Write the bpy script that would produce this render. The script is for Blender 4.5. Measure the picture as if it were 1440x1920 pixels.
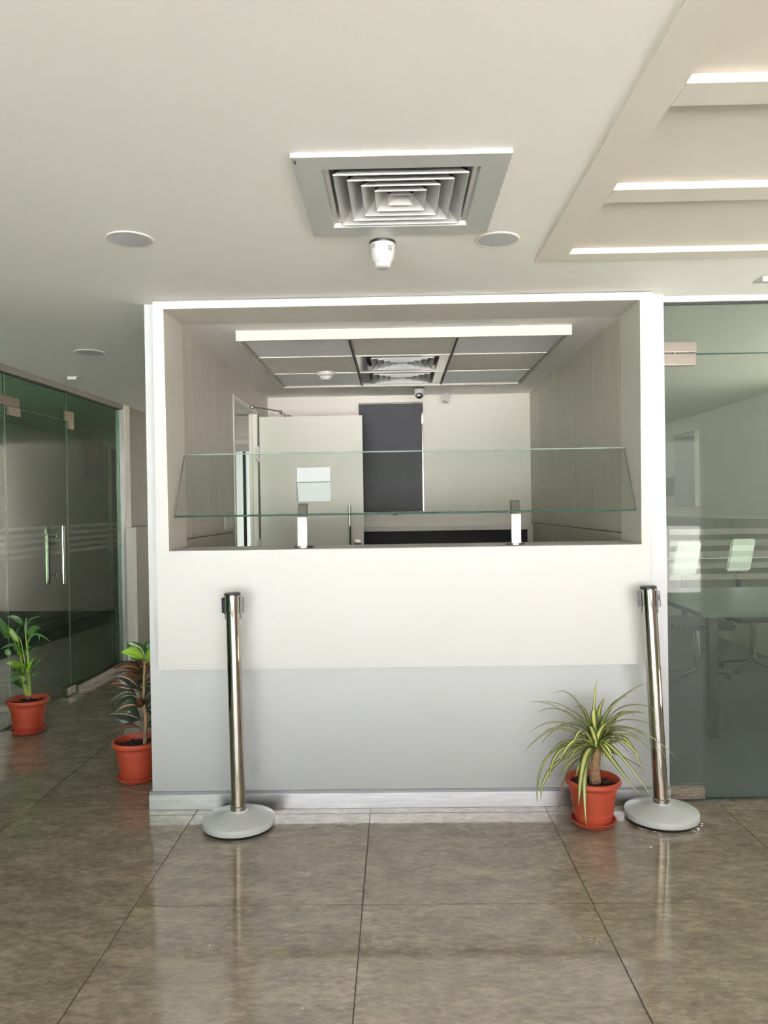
import bpy, bmesh, math, random
from mathutils import Vector, Matrix
S = bpy.context.scene
C = S.collection
for o in list(bpy.data.objects): bpy.data.objects.remove(o)
PI = math.pi

# ------------------------------------------------------------------ camera
F_PX = 1441.18; PITCH = .0066; YAW = .0154; ROLL = .0154; CAM_H = 1.3866
def view_dir(X, Y):
    cr, sr = math.cos(ROLL), math.sin(ROLL); X, Y = X*cr - Y*sr, X*sr + Y*cr
    cp, sp = math.cos(PITCH), math.sin(PITCH); d = 1.; v = -Y
    y = d*cp + v*sp; z = -d*sp + v*cp
    cy, sy = math.cos(YAW), math.sin(YAW)
    return Vector((X*cy - y*sy, X*sy + y*cy, z))
fw = view_dir(0, 0); rt = (view_dir(1, 0) - fw).normalized(); up = (view_dir(0, -1) - fw).normalized()
cd = bpy.data.cameras.new('camera'); cam = bpy.data.objects.new('camera', cd); C.objects.link(cam)
cam.matrix_world = Matrix(((rt.x, up.x, -fw.x, 0), (rt.y, up.y, -fw.y, 0), (rt.z, up.z, -fw.z, CAM_H), (0, 0, 0, 1)))
cd.sensor_width = 36; cd.lens = F_PX/1920*36; cd.clip_start = .02; cd.clip_end = 200
S.camera = cam

# ------------------------------------------------------------------ sky, portal, exposure
w = bpy.data.worlds.new('sky'); S.world = w; w.use_nodes = True
nt = w.node_tree; nt.nodes.clear()
out = nt.nodes.new('ShaderNodeOutputWorld'); bg = nt.nodes.new('ShaderNodeBackground')
tc = nt.nodes.new('ShaderNodeTexCoord'); sep = nt.nodes.new('ShaderNodeSeparateXYZ'); mr = nt.nodes.new('ShaderNodeMapRange')
cr_ = nt.nodes.new('ShaderNodeValToRGB')
nt.links.new(tc.outputs['Generated'], sep.inputs[0]); nt.links.new(sep.outputs['Z'], mr.inputs['Value'])
mr.inputs['From Min'].default_value = -1; mr.inputs['From Max'].default_value = 1
nt.links.new(mr.outputs[0], cr_.inputs[0])
e = cr_.color_ramp.elements
e[0].position = .48; e[0].color = (.80, .79, .76, 1)       # ground haze at the horizon and below
e[1].position = .56; e[1].color = (.97, .98, 1, 1)           # overcast sky
nt.links.new(cr_.outputs[0], bg.inputs[0]); bg.inputs[1].default_value = 4.0
nt.links.new(bg.outputs[0], out.inputs[0])
FACADE_Y = -3.9
pl = bpy.data.lights.new('facade_portal', 'AREA'); pl.shape = 'RECTANGLE'; pl.size = 8.5; pl.size_y = 2.7
pl.cycles.is_portal = True
po = bpy.data.objects.new('facade_portal', pl); C.objects.link(po); po.location = (.15, FACADE_Y + .12, 1.3); po.rotation_euler = (PI/2, 0, 0)
pl2 = bpy.data.lights.new('added_window_portal', 'AREA'); pl2.shape = 'RECTANGLE'; pl2.size = 2.3; pl2.size_y = 1.5; pl2.cycles.is_portal = True
po2 = bpy.data.objects.new('added_window_portal', pl2); C.objects.link(po2); po2.location = (3.28, 5.0, 1.45); po2.rotation_euler = (PI/2, 0, PI/2)  # portal at the window added to light the glass room
sl = bpy.data.lights.new('sun', 'SUN'); sl.energy = 170; sl.angle = .02; sl.color = (1, .992, .98)
so_ = bpy.data.objects.new('sun', sl); C.objects.link(so_); so_.location = (6, 4, 12)
so_.rotation_euler = Vector((0, -.5, -1)).to_track_quat('-Z', 'Y').to_euler()   # high sun behind the building: lights the paving outside
S.view_settings.view_transform = 'Standard'; S.view_settings.look = 'None'
S.view_settings.exposure = 0.62; S.view_settings.gamma = 1; S.view_settings.use_curve_mapping = False
S.cycles.max_bounces = 14; S.cycles.transparent_max_bounces = 24; S.cycles.diffuse_bounces = 8; S.cycles.glossy_bounces = 6

# ------------------------------------------------------------------ materials
def srgb(r, g, b):
    f = lambda c: ((c/255+.055)/1.055)**2.4 if c/255 > .04045 else c/255/12.92
    return (f(r), f(g), f(b), 1)
def mat(name, col, rough=.5, metal=0, noise=0, nscale=8, bump=0, bscale=200, spec=.5, stretch=None, coat=0):
    m = bpy.data.materials.new(name); m.use_nodes = True; n = m.node_tree; b = n.nodes['Principled BSDF']
    b.inputs['Base Color'].default_value = col; b.inputs['Roughness'].default_value = rough; b.inputs['Metallic'].default_value = metal
    b.inputs['Specular IOR Level'].default_value = spec; b.inputs['Coat Weight'].default_value = coat
    geo = n.nodes.new('ShaderNodeNewGeometry')
    src = geo.outputs['Position']
    if stretch:
        mp = n.nodes.new('ShaderNodeMapping'); mp.inputs['Scale'].default_value = stretch
        n.links.new(src, mp.inputs[0]); src = mp.outputs[0]
    if noise:
        t = n.nodes.new('ShaderNodeTexNoise'); t.inputs['Scale'].default_value = nscale; t.inputs['Detail'].default_value = 4
        n.links.new(src, t.inputs['Vector'])
        r = n.nodes.new('ShaderNodeValToRGB'); r.color_ramp.elements[0].position = .3; r.color_ramp.elements[1].position = .7
        r.color_ramp.elements[0].color = tuple(c*(1-noise) for c in col[:3]) + (1,)
        r.color_ramp.elements[1].color = tuple(min(1, c*(1+noise)) for c in col[:3]) + (1,)
        n.links.new(t.outputs['Fac'], r.inputs[0]); n.links.new(r.outputs[0], b.inputs['Base Color'])
    if bump:
        t2 = n.nodes.new('ShaderNodeTexNoise'); t2.inputs['Scale'].default_value = bscale
        n.links.new(src, t2.inputs['Vector'])
        bp = n.nodes.new('ShaderNodeBump'); bp.inputs['Strength'].default_value = bump; bp.inputs['Distance'].default_value = .002
        n.links.new(t2.outputs['Fac'], bp.inputs['Height']); n.links.new(bp.outputs[0], b.inputs['Normal'])
    return m
def glass(name, tint, refl=1.0, rough=0.0, haze=0.0, hcol=(.8, .85, .8, 1)):
    m = bpy.data.materials.new(name); m.use_nodes = True; n = m.node_tree; n.nodes.clear()
    o = n.nodes.new('ShaderNodeOutputMaterial'); t = n.nodes.new('ShaderNodeBsdfTransparent'); g = n.nodes.new('ShaderNodeBsdfGlossy')
    t.inputs[0].default_value = tint; g.inputs['Roughness'].default_value = rough
    fr = n.nodes.new('ShaderNodeFresnel'); fr.inputs[0].default_value = 1.5
    # the slab has two faces; fresnel of the back face is taken with the plain ior too
    mu = n.nodes.new('ShaderNodeMath'); mu.operation = 'MULTIPLY'; mu.inputs[1].default_value = refl; mu.use_clamp = True
    gi = n.nodes.new('ShaderNodeNewGeometry'); bf = n.nodes.new('ShaderNodeMath'); bf.operation = 'SUBTRACT'; bf.inputs[0].default_value = 1
    n.links.new(gi.outputs['Backfacing'], bf.inputs[1])
    mu2 = n.nodes.new('ShaderNodeMath'); mu2.operation = 'MULTIPLY'
    n.links.new(fr.outputs[0], mu.inputs[0]); n.links.new(mu.outputs[0], mu2.inputs[0]); n.links.new(bf.outputs[0], mu2.inputs[1])
    mx = n.nodes.new('ShaderNodeMixShader'); n.links.new(mu2.outputs[0], mx.inputs[0])
    src = t.outputs[0]
    if haze:
        d = n.nodes.new('ShaderNodeBsdfDiffuse'); d.inputs[0].default_value = hcol
        h = n.nodes.new('ShaderNodeMixShader'); h.inputs[0].default_value = haze
        n.links.new(t.outputs[0], h.inputs[1]); n.links.new(d.outputs[0], h.inputs[2]); src = h.outputs[0]
    n.links.new(src, mx.inputs[1]); n.links.new(g.outputs[0], mx.inputs[2]); n.links.new(mx.outputs[0], o.inputs[0])
    return m
M = {}
M['ceil'] = mat('ceiling_paint', srgb(250, 248, 246), .6, noise=.02, nscale=1.2, bump=.05, bscale=30)
M['tray'] = mat('tray_paint', srgb(214, 208, 199), .6, noise=.02, nscale=1.5)
M['white'] = mat('white_laminate', srgb(195, 195, 195), .5, noise=.01, nscale=2)
M['greywall'] = mat('grey_paint', srgb(177, 180, 183), .35, noise=.025, nscale=3, bump=.03, bscale=12)
M['cream'] = mat('cream_wall', srgb(249, 245, 238), .5, noise=.015, nscale=2)
M['laminate'] = mat('taupe_laminate', srgb(184, 179, 166), .45, noise=.07, nscale=5, stretch=(1.5, 6, .35))
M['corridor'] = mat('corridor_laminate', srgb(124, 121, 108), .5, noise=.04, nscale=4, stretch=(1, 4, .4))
M['door'] = mat('cream_door_laminate', srgb(232, 229, 219), .4, noise=.015, nscale=3)
M['alu'] = mat('brushed_aluminium', srgb(212, 213, 218), .3, 1, noise=.1, nscale=6, stretch=(1.2, 1, 14))
M['alu_frame'] = mat('anodised_aluminium', srgb(200, 200, 202), .4, .7)
M['capgrey'] = mat('grey_skirting_cap', srgb(150, 152, 156), .35, .6)
M['hingegrey'] = mat('pale_hinge_metal', srgb(150, 144, 142), .45, .4)
M['chan'] = mat('dark_aluminium_channel', srgb(125, 121, 114), .45, .5)
M['steel'] = mat('satin_steel', srgb(164, 157, 149), .22, 1, noise=.06, nscale=20, stretch=(1, 1, 8))
M['chrome'] = mat('polished_steel', srgb(192, 187, 180), .045, 1)
M['bronze_steel'] = mat('dull_bronze_steel', srgb(120, 110, 94), .35, .9)
M['black'] = mat('black_plastic', srgb(28, 28, 32), .4)
M['void'] = mat('dark_void', srgb(14, 12, 18), .6)
M['whiteplastic'] = mat('white_plastic', srgb(192, 191, 189), .3)
M['diff'] = mat('diffuser_grey_metal', srgb(196, 196, 196), .35, .15)
M['plate'] = mat('shiny_plate', srgb(215, 214, 211), .16, .75, noise=.08, nscale=4)
M['grille'] = mat('speaker_grille', srgb(168, 168, 172), .6, bump=.4, bscale=900)
M['led'] = mat('led_panel_off', srgb(218, 221, 226), .35)
M['mineral'] = mat('mineral_tile', srgb(226, 222, 212), .8, noise=.12, nscale=160, bump=.5, bscale=260)
M['basegrey'] = mat('pale_grey_enamel', srgb(190, 193, 195), .3, noise=.02, nscale=9)
M['terra'] = mat('terracotta_plastic', srgb(162, 64, 42), .5, noise=.07, nscale=14, bump=.08, bscale=90)
M['soil'] = mat('potting_soil', srgb(62, 44, 33), .9, noise=.5, nscale=90, bump=1, bscale=220)
M['panel'] = mat('dark_grey_gloss', srgb(44, 46, 52), .4, noise=.12, nscale=2.5, spec=.15)
M['bark'] = mat('tan_bark', srgb(140, 112, 82), .8, noise=.3, nscale=60, bump=.8, bscale=160)
M['greenstem'] = mat('green_cane', srgb(116, 140, 40), .5, noise=.2, nscale=30)
M['chairwhite'] = mat('white_mesh_back', srgb(225, 222, 212), .5)
M['table'] = mat('grey_table_top', srgb(96, 102, 100), .35)
M['ground'] = mat('pale_paving', srgb(212, 208, 207), .8, noise=.08, nscale=1)
M['tinted'] = glass('green_tinted_glass', (.41, .54, .42, 1), .65, haze=.025, hcol=(.16, .27, .16, 1))
M['clearg'] = glass('clear_green_glass', (.80, .86, .82, 1), .5, haze=.06, hcol=(.55, .62, .56, 1))
M['guard'] = glass('sneeze_guard_glass', (.935, .955, .94, 1), 1.0)
M['edge'] = mat('glass_edge_green', srgb(34, 66, 54), .5, spec=.15)
M['paleedge'] = mat('glass_joint_pale', srgb(128, 150, 136), .3)
M['film'] = glass('frosted_film', (.84, .88, .84, 1), .6, haze=.11, hcol=(.62, .62, .55, 1))
M['mirror'] = glass('door_vision_glass', (.55, .6, .57, 1), 5.5)
M['brownblock'] = mat('mottled_patch_fitting', srgb(126, 116, 106), .4, .6, noise=.35, nscale=30, stretch=(1, 1, 4))
M['paper'] = mat('printed_label', srgb(60, 56, 54), .7)
M['chalk'] = mat('white_paint_flakes', srgb(236, 236, 232), .7)
def leafmat(name, edge, mid, lo=.35, hi=.6, rough=.4, vein=0, vcol=(1, 1, 1, 1)):
    m = bpy.data.materials.new(name); m.use_nodes = True; n = m.node_tree; b = n.nodes['Principled BSDF']
    a = n.nodes.new('ShaderNodeAttribute'); a.attribute_name = 'leaf'; s = n.nodes.new('ShaderNodeSeparateXYZ'); n.links.new(a.outputs['Vector'], s.inputs[0])
    r = n.nodes.new('ShaderNodeValToRGB'); r.color_ramp.elements[0].color = mid; r.color_ramp.elements[1].color = edge
    r.color_ramp.elements[0].position = lo; r.color_ramp.elements[1].position = hi
    ab = n.nodes.new('ShaderNodeMath'); ab.operation = 'ABSOLUTE'; n.links.new(s.outputs[0], ab.inputs[0]); n.links.new(ab.outputs[0], r.inputs[0])
    colr = r.outputs[0]
    oi = n.nodes.new('ShaderNodeObjectInfo'); hs = n.nodes.new('ShaderNodeHueSaturation')
    mrn = n.nodes.new('ShaderNodeMapRange'); mrn.inputs['To Min'].default_value = .75; mrn.inputs['To Max'].default_value = 1.2
    n.links.new(oi.outputs['Random'], mrn.inputs['Value']); n.links.new(mrn.outputs[0], hs.inputs['Value'])
    if vein:   # slanted side veins printed on the leaf
        w1 = n.nodes.new('ShaderNodeMath'); w1.operation = 'MULTIPLY_ADD'; w1.inputs[1].default_value = -.22
        n.links.new(ab.outputs[0], w1.inputs[0]); n.links.new(s.outputs[1], w1.inputs[2])
        w2 = n.nodes.new('ShaderNodeMath'); w2.operation = 'MULTIPLY'; w2.inputs[1].default_value = vein; n.links.new(w1.outputs[0], w2.inputs[0])
        w3 = n.nodes.new('ShaderNodeMath'); w3.operation = 'FRACT'; n.links.new(w2.outputs[0], w3.inputs[0])
        w4 = n.nodes.new('ShaderNodeMath'); w4.operation = 'LESS_THAN'; w4.inputs[1].default_value = .16; n.links.new(w3.outputs[0], w4.inputs[0])
        mxx = n.nodes.new('ShaderNodeMix'); mxx.data_type = 'RGBA'; n.links.new(w4.outputs[0], mxx.inputs[0]); n.links.new(colr, mxx.inputs[6]); mxx.inputs[7].default_value = vcol
        colr = mxx.outputs[2]
    n.links.new(colr, hs.inputs['Color']); n.links.new(hs.outputs[0], b.inputs['Base Color'])
    b.inputs['Roughness'].default_value = rough
    return m
M['variegated'] = leafmat('cream_and_green_leaf', srgb(78, 98, 42), srgb(206, 206, 128), .3, .62)
M['dryleaf'] = leafmat('dry_brown_leaf', srgb(120, 96, 80), srgb(140, 110, 92))
M['darkgreen'] = leafmat('dark_green_leaf', srgb(30, 72, 26), srgb(150, 170, 80), .03, .10, .3, 7, srgb(90, 130, 50))
M['lime'] = leafmat('lime_green_leaf', srgb(104, 144, 34), srgb(170, 190, 80), .03, .12, .3, 6, srgb(130, 165, 60))
M['bronze'] = leafmat('bronze_leaf', srgb(64, 40, 28), srgb(170, 140, 80), .04, .12, .3, 9, srgb(104, 74, 52))
M['blackish'] = leafmat('blackish_green_leaf', srgb(34, 38, 34), srgb(178, 160, 110), .03, .12, .28, 7, srgb(70, 76, 66))
M['pinkrib'] = leafmat('dark_leaf_with_pink_rib', srgb(32, 46, 32), srgb(190, 122, 108), .04, .12, .28, 7, srgb(60, 78, 56))
M['palmleaf'] = leafmat('palm_leaf', srgb(48, 92, 36), srgb(72, 118, 46), .05, .3, .35)
M['palmlime'] = leafmat('bright_palm_leaf', srgb(96, 140, 30), srgb(120, 160, 46), .05, .3, .35)

# floor tile material: brown grey polished stone with cloudy bands and thin pale veins
def tilemat():
    m = bpy.data.materials.new('polished_stone_tile'); m.use_nodes = True; n = m.node_tree; b = n.nodes['Principled BSDF']
    g = n.nodes.new('ShaderNodeNewGeometry'); oi = n.nodes.new('ShaderNodeObjectInfo')
    off = n.nodes.new('ShaderNodeVectorMath'); off.operation = 'MULTIPLY_ADD'; off.inputs[1].default_value = (1, 1, 1)
    cmb = n.nodes.new('ShaderNodeCombineXYZ'); ml = n.nodes.new('ShaderNodeMath'); ml.operation = 'MULTIPLY'; ml.inputs[1].default_value = 40
    n.links.new(oi.outputs['Random'], ml.inputs[0]); n.links.new(ml.outputs[0], cmb.inputs[0]); n.links.new(ml.outputs[0], cmb.inputs[2])
    n.links.new(g.outputs['Position'], off.inputs[0]); n.links.new(cmb.outputs[0], off.inputs[2])
    mp = n.nodes.new('ShaderNodeMapping'); mp.inputs['Scale'].default_value = (3.0, 6.5, 3); mp.inputs['Rotation'].default_value = (0, 0, .12); n.links.new(off.outputs[0], mp.inputs[0])
    t = n.nodes.new('ShaderNodeTexNoise'); t.inputs['Scale'].default_value = 1.7; t.inputs['Detail'].default_value = 12; t.inputs['Roughness'].default_value = .78; t.inputs['Distortion'].default_value = .1
    n.links.new(mp.outputs[0], t.inputs['Vector'])
    r = n.nodes.new('ShaderNodeValToRGB'); el = r.color_ramp.elements
    el[0].position = .38; el[0].color = srgb(102, 95, 82); el[1].position = .64; el[1].color = srgb(160, 149, 133)
    k = el.new(.5); k.color = srgb(129, 119, 104)
    t3 = n.nodes.new('ShaderNodeTexNoise'); t3.inputs['Scale'].default_value = 9; t3.inputs['Detail'].default_value = 8; t3.inputs['Roughness'].default_value = .7
    n.links.new(mp.outputs[0], t3.inputs['Vector'])
    mxf = n.nodes.new('ShaderNodeMix'); mxf.inputs[0].default_value = .45
    n.links.new(t.outputs['Fac'], mxf.inputs[2]); n.links.new(t3.outputs['Fac'], mxf.inputs[3]); n.links.new(mxf.outputs[0], r.inputs[0])
    # veins
    v = n.nodes.new('ShaderNodeTexNoise'); v.inputs['Scale'].default_value = 1.3; v.inputs['Detail'].default_value = 3; v.inputs['Distortion'].default_value = 1.4
    n.links.new(off.outputs[0], v.inputs['Vector'])
    s1 = n.nodes.new('ShaderNodeMath'); s1.operation = 'SUBTRACT'; s1.inputs[1].default_value = .5; n.links.new(v.outputs['Fac'], s1.inputs[0])
    s2 = n.nodes.new('ShaderNodeMath'); s2.operation = 'ABSOLUTE'; n.links.new(s1.outputs[0], s2.inputs[0])
    s3 = n.nodes.new('ShaderNodeMapRange'); s3.inputs['From Min'].default_value = 0; s3.inputs['From Max'].default_value = .0028; s3.inputs['To Min'].default_value = .5; s3.inputs['To Max'].default_value = 0
    n.links.new(s2.outputs[0], s3.inputs['Value'])
    v2 = n.nodes.new('ShaderNodeTexNoise'); v2.inputs['Scale'].default_value = 2.2; n.links.new(off.outputs[0], v2.inputs['Vector'])
    s4 = n.nodes.new('ShaderNodeMapRange'); s4.inputs['From Min'].default_value = .5; s4.inputs['From Max'].default_value = .6; n.links.new(v2.outputs['Fac'], s4.inputs['Value'])
    s5 = n.nodes.new('ShaderNodeMath'); s5.operation = 'MULTIPLY'; n.links.new(s3.outputs[0], s5.inputs[0]); n.links.new(s4.outputs[0], s5.inputs[1])
    mx = n.nodes.new('ShaderNodeMix'); mx.data_type = 'RGBA'; n.links.new(s5.outputs[0], mx.inputs[0]); n.links.new(r.outputs[0], mx.inputs[6]); mx.inputs[7].default_value = srgb(176, 168, 152)
    n.links.new(mx.outputs[2], b.inputs['Base Color'])
    b.inputs['Specular IOR Level'].default_value = .85
    rr = n.nodes.new('ShaderNodeMapRange'); rr.inputs['To Min'].default_value = .02; rr.inputs['To Max'].default_value = .09; n.links.new(t.outputs['Fac'], rr.inputs['Value']); n.links.new(rr.outputs[0], b.inputs['Roughness'])
    return m
M['tile'] = tilemat()
M['grout'] = mat('tile_grout', srgb(58, 52, 45), .7)

# ------------------------------------------------------------------ mesh helpers
class B:
    """collects shapes (world coordinates, shifted by the root's location) into ONE mesh"""
    def __init__(s, org=(0, 0, 0)): s.bm = bmesh.new(); s.o = Vector(org)
    def box(s, x0, x1, y0, y1, z0, z1, bev=0):
        P = [Vector((x, y, z)) - s.o for x in (x0, x1) for y in (y0, y1) for z in (z0, z1)]
        v = [s.bm.verts.new(p) for p in P]
        fs = [s.bm.faces.new([v[i] for i in q]) for q in ((0, 1, 3, 2), (4, 6, 7, 5), (0, 4, 5, 1), (2, 3, 7, 6), (0, 2, 6, 4), (1, 5, 7, 3))]
        if bev: bmesh.ops.bevel(s.bm, geom=list({e for f in fs for e in f.edges}), offset=bev, segments=2, affect='EDGES', clamp_overlap=True)
        return s
    def prism(s, poly, axis, a0, a1):
        """extrude a polygon of 2-D points along an axis"""
        def pt(p, a): return Vector({'x': (a, p[0], p[1]), 'y': (p[0], a, p[1]), 'z': (p[0], p[1], a)}[axis]) - s.o
        A = [s.bm.verts.new(pt(p, a0)) for p in poly]; Bv = [s.bm.verts.new(pt(p, a1)) for p in poly]
        n = len(poly); s.bm.faces.new(A); s.bm.faces.new(Bv[::-1])
        for i in range(n): s.bm.faces.new((A[i], Bv[i], Bv[(i+1) % n], A[(i+1) % n]))
        return s
    def lathe(s, prof, c=(0, 0, 0), n=32, axis=Vector((0, 0, 1)), close=True):
        q = Vector((0, 0, 1)).rotation_difference(axis.normalized()); c = Vector(c) - s.o
        rings = []
        for r, z in prof:
            if r < 1e-6: rings.append([s.bm.verts.new(c + q @ Vector((0, 0, z)))])
            else: rings.append([s.bm.verts.new(c + q @ Vector((r*math.cos(2*PI*i/n), r*math.sin(2*PI*i/n), z))) for i in range(n)])
        for a, b in zip(rings, rings[1:]):
            for i in range(n):
                j = (i+1) % n
                if len(a) == 1 and len(b) == 1: continue
                if len(a) == 1: f = (a[0], b[j], b[i])
                elif len(b) == 1: f = (a[i], a[j], b[0])
                else: f = (a[i], a[j], b[j], b[i])
                fc = s.bm.faces.new(f); fc.smooth = True
        return s
    def tube(s, pts, r, n=10, cap=True):
        pts = [Vector(p) - s.o for p in pts]; rs = r if isinstance(r, (list, tuple)) else [r]*len(pts)
        rings = []; prev = None
        for i, p in enumerate(pts):
            d = (pts[min(i+1, len(pts)-1)] - pts[max(i-1, 0)]).normalized()
            a = Vector((1, 0, 0)) if abs(d.x) < .8 else Vector((0, 1, 0))
            if prev is None: u = d.cross(a).normalized()
            else: u = (prev - d*prev.dot(d)).normalized()
            prev = u; v = d.cross(u)
            rings.append([s.bm.verts.new(p + (u*math.cos(2*PI*k/n) + v*math.sin(2*PI*k/n))*rs[i]) for k in range(n)])
        for a, b in zip(rings, rings[1:]):
            for k in range(n):
                f = s.bm.faces.new((a[k], a[(k+1) % n], b[(k+1) % n], b[k])); f.smooth = True
        if cap: s.bm.faces.new(rings[0][::-1]); s.bm.faces.new(rings[-1])
        return s
    def obj(s, name, m, parent=None, loc=None):
        bmesh.ops.recalc_face_normals(s.bm, faces=s.bm.faces)
        me = bpy.data.meshes.new(name); s.bm.to_mesh(me); s.bm.free(); me.materials.append(M[m] if isinstance(m, str) else m)
        try: me.set_sharp_from_angle(angle=math.radians(38))
        except Exception: pass
        o = bpy.data.objects.new(name, me); C.objects.link(o)
        if parent: o.parent = parent
        elif loc is not None: o.location = loc
        else: o.location = s.o
        return o
def tag(o, label=None, cat=None, group=None, kind=None):
    if label: o['label'] = label
    if cat: o['category'] = cat
    if group: o['group'] = group
    if kind: o['kind'] = kind
    return o
def thing(name, label, cat, loc=(0, 0, 0), group=None, kind=None, rz=0):
    o = bpy.data.objects.new(name, None); C.objects.link(o); o.location = loc; o.rotation_euler = (0, 0, rz); o.empty_display_size = .1
    return tag(o, label, cat, group, kind)
def dup(root, loc, label=None, rz=None):
    r = root.copy(); C.objects.link(r); r.location = loc
    if rz is not None: r.rotation_euler = (0, 0, rz)
    if label: r['label'] = label
    for ch in list(root.children):
        c = ch.copy(); C.objects.link(c); c.parent = r
        for g in ch.children:
            d = g.copy(); C.objects.link(d); d.parent = c
    return r
def box(name, m, x0, x1, y0, y1, z0, z1, parent=None, bev=0, org=(0, 0, 0)):
    return B(org).box(x0, x1, y0, y1, z0, z1, bev).obj(name, m, parent)

# ================================================================== SETTING
CZ = 2.34          # lobby ceiling
X0, X1 = -1.15, 1.24     # outer sides of the counter room
WY = 3.545         # grey front wall
def GX(y): return -2.53 + .0355*(y - 4.9)
# ---- floor: grout bed and one object per tile
fl = thing('floor', 'grey brown polished stone tile floor', 'floor', kind='structure')
box('grout_bed', 'grout', -4.1, 4.95, FACADE_Y-.2, 12, -.05, -.0035, fl)
TX, TY, T = -.937, 3.471, .8
cache = {}; GYF = 3.63
rnd = random.Random(4)
def tile(x0, x1, y0, y1):
    g = .0016; x0 += g; x1 -= g; y0 += g; y1 -= g
    if x1-x0 < .02 or y1-y0 < .02: return
    k = (round(x1-x0, 3), round(y1-y0, 3))
    if k not in cache:
        cache[k] = B().box(0, x1-x0, 0, y1-y0, -.012, 0, .0008).obj('tile', 'tile', fl); o = cache[k]
    else:
        o = cache[k].copy(); C.objects.link(o); o.parent = fl
    o.location = (x0, y0, rnd.uniform(-.0003, .0003))
for i in range(-4, 8):
    for j in range(-10, 10):
        a0, a1, b0, b1 = TX+i*T, TX+(i+1)*T, TY+j*T, TY+(j+1)*T
        b0 = max(b0, FACADE_Y); a0 = max(a0, -4.05); a1 = min(a1, 4.9 if b0 < 3.4 else 3.35); b1 = min(b1, 10.4)
        if a1 > X1 and b1 > GYF: 
            if b0 < GYF-.02: b1 = GYF
            elif a0 < X1-.3: a1 = X1-.0
            else: continue
        if a1 <= a0 or b1 <= b0: continue
        if b1 > WY+.02 and a1 > X0+.01 and a0 < X1-.01:      # cut around the counter room
            if b0 < WY+.02: tile(a0, a1, b0, min(b1, WY+.02)); bb = WY+.02
            else: bb = b0
            if a0 < X0: tile(a0, X0+.01, bb, b1)
            if a1 > X1: tile(X1-.01, a1, bb, b1)
        else: tile(a0, a1, b0, b1)
M['carpet'] = mat('dark_carpet', srgb(72, 76, 78), .9, noise=.15, nscale=60)
box('floor_glass_room', 'carpet', X1+.001, 3.42, GYF+.001, 9.9, -.003, 0); tag(bpy.data.objects['floor_glass_room'], 'dark carpet floor of the glass room', 'floor', kind='structure')
box('floor_counter_room', 'grout', X0+.02, X1-.02, WY+.03, 6.4, -.003, 0).update_tag()
tag(bpy.data.objects['floor_counter_room'], 'dark floor inside the service counter room', 'floor', kind='structure')

# ---- ceiling of the lobby: flat field, shallow tray with battens on the right
ce = thing('ceiling', 'pale off-white plaster ceiling of the lobby', 'ceiling', (0, 0, CZ), kind='structure')
b = B((0, 0, CZ))
TRX, TRY = .562, 3.01
b.box(-4.2, TRX, FACADE_Y-.1, 12, CZ, CZ+.08); b.box(TRX, 5.0, TRY, WY+.02, CZ, CZ+.08); b.box(X1, 5.0, WY+.02, 12, CZ, CZ+.08)
b.obj('ceiling_slab', 'ceil', ce)
box('tray_slab', 'tray', TRX, 5.0, FACADE_Y-.1, TRY, CZ+.013, CZ+.08, ce, org=(0, 0, CZ))
tr = thing('trim_1', 'long beige flat band edging the ceiling tray on its left', 'trim', (TRX, TRY, CZ), kind='structure')
o = (TRX, TRY, CZ)
box('band', 'tray', TRX-.004, TRX+.108, FACADE_Y, TRY, CZ-.009, CZ+.014, tr, .0015, o)
k = 0
for yb in (2.922, 2.334, 1.749, 1.162, .575, -.012, -.6, -1.187, -1.775, -2.36, -2.95, -3.54):
    k += 1
    tb = thing('trim_%d' % (k+1), ['beige ceiling batten nearest the counter wall with bright front edge', 'middle beige ceiling batten of the tray with bright front edge',
               'front beige ceiling batten of the tray with bright front edge'][k-1] if k < 4 else 'beige ceiling batten of the tray out of view overhead', 'trim', (TRX+.108, yb, CZ), kind='structure')
    box('batten', 'tray', TRX+.108, 4.9, yb, yb+(.1 if yb < 2.9 else .088), CZ-.009, CZ+.0125, tb, .001, (TRX+.108, yb, CZ))

# ---- facade behind the camera and right end of the lobby
fa = thing('wall_back', 'glazed street facade with slim white mullions', 'wall', (0, FACADE_Y, 0), kind='structure')
b = B((0, FACADE_Y, 0)); b.box(-4.2, 5.0, FACADE_Y-.12, FACADE_Y, 2.25, CZ); b.box(-4.2, 5.0, FACADE_Y-.12, FACADE_Y, -.05, .08)
b.box(4.4, 5.0, FACADE_Y-.12, FACADE_Y, 0, CZ); b.obj('facade_frame', 'white', fa)
for x in (-1.0, 1.0, 2.7):
    box('mullion', 'white', x-.03, x+.03, FACADE_Y-.1, FACADE_Y, .08, 2.25, fa, .003, (0, FACADE_Y, 0))
M['darkwood'] = mat('dark_wood_laminate', srgb(112, 98, 84), .5, noise=.1, nscale=4)
box('wall_right', 'darkwood', 4.9, 5.0, FACADE_Y, 3.66, 0, CZ)
tag(bpy.data.objects['wall_right'], 'dark wood right end wall of the lobby and glass room', 'wall', kind='structure')
box('ground_outside', 'ground', -30, 30, -40, FACADE_Y-.12, -.2, -.06)
tag(bpy.data.objects['ground_outside'], 'pale paving outside the facade', 'ground', kind='structure')

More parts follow.
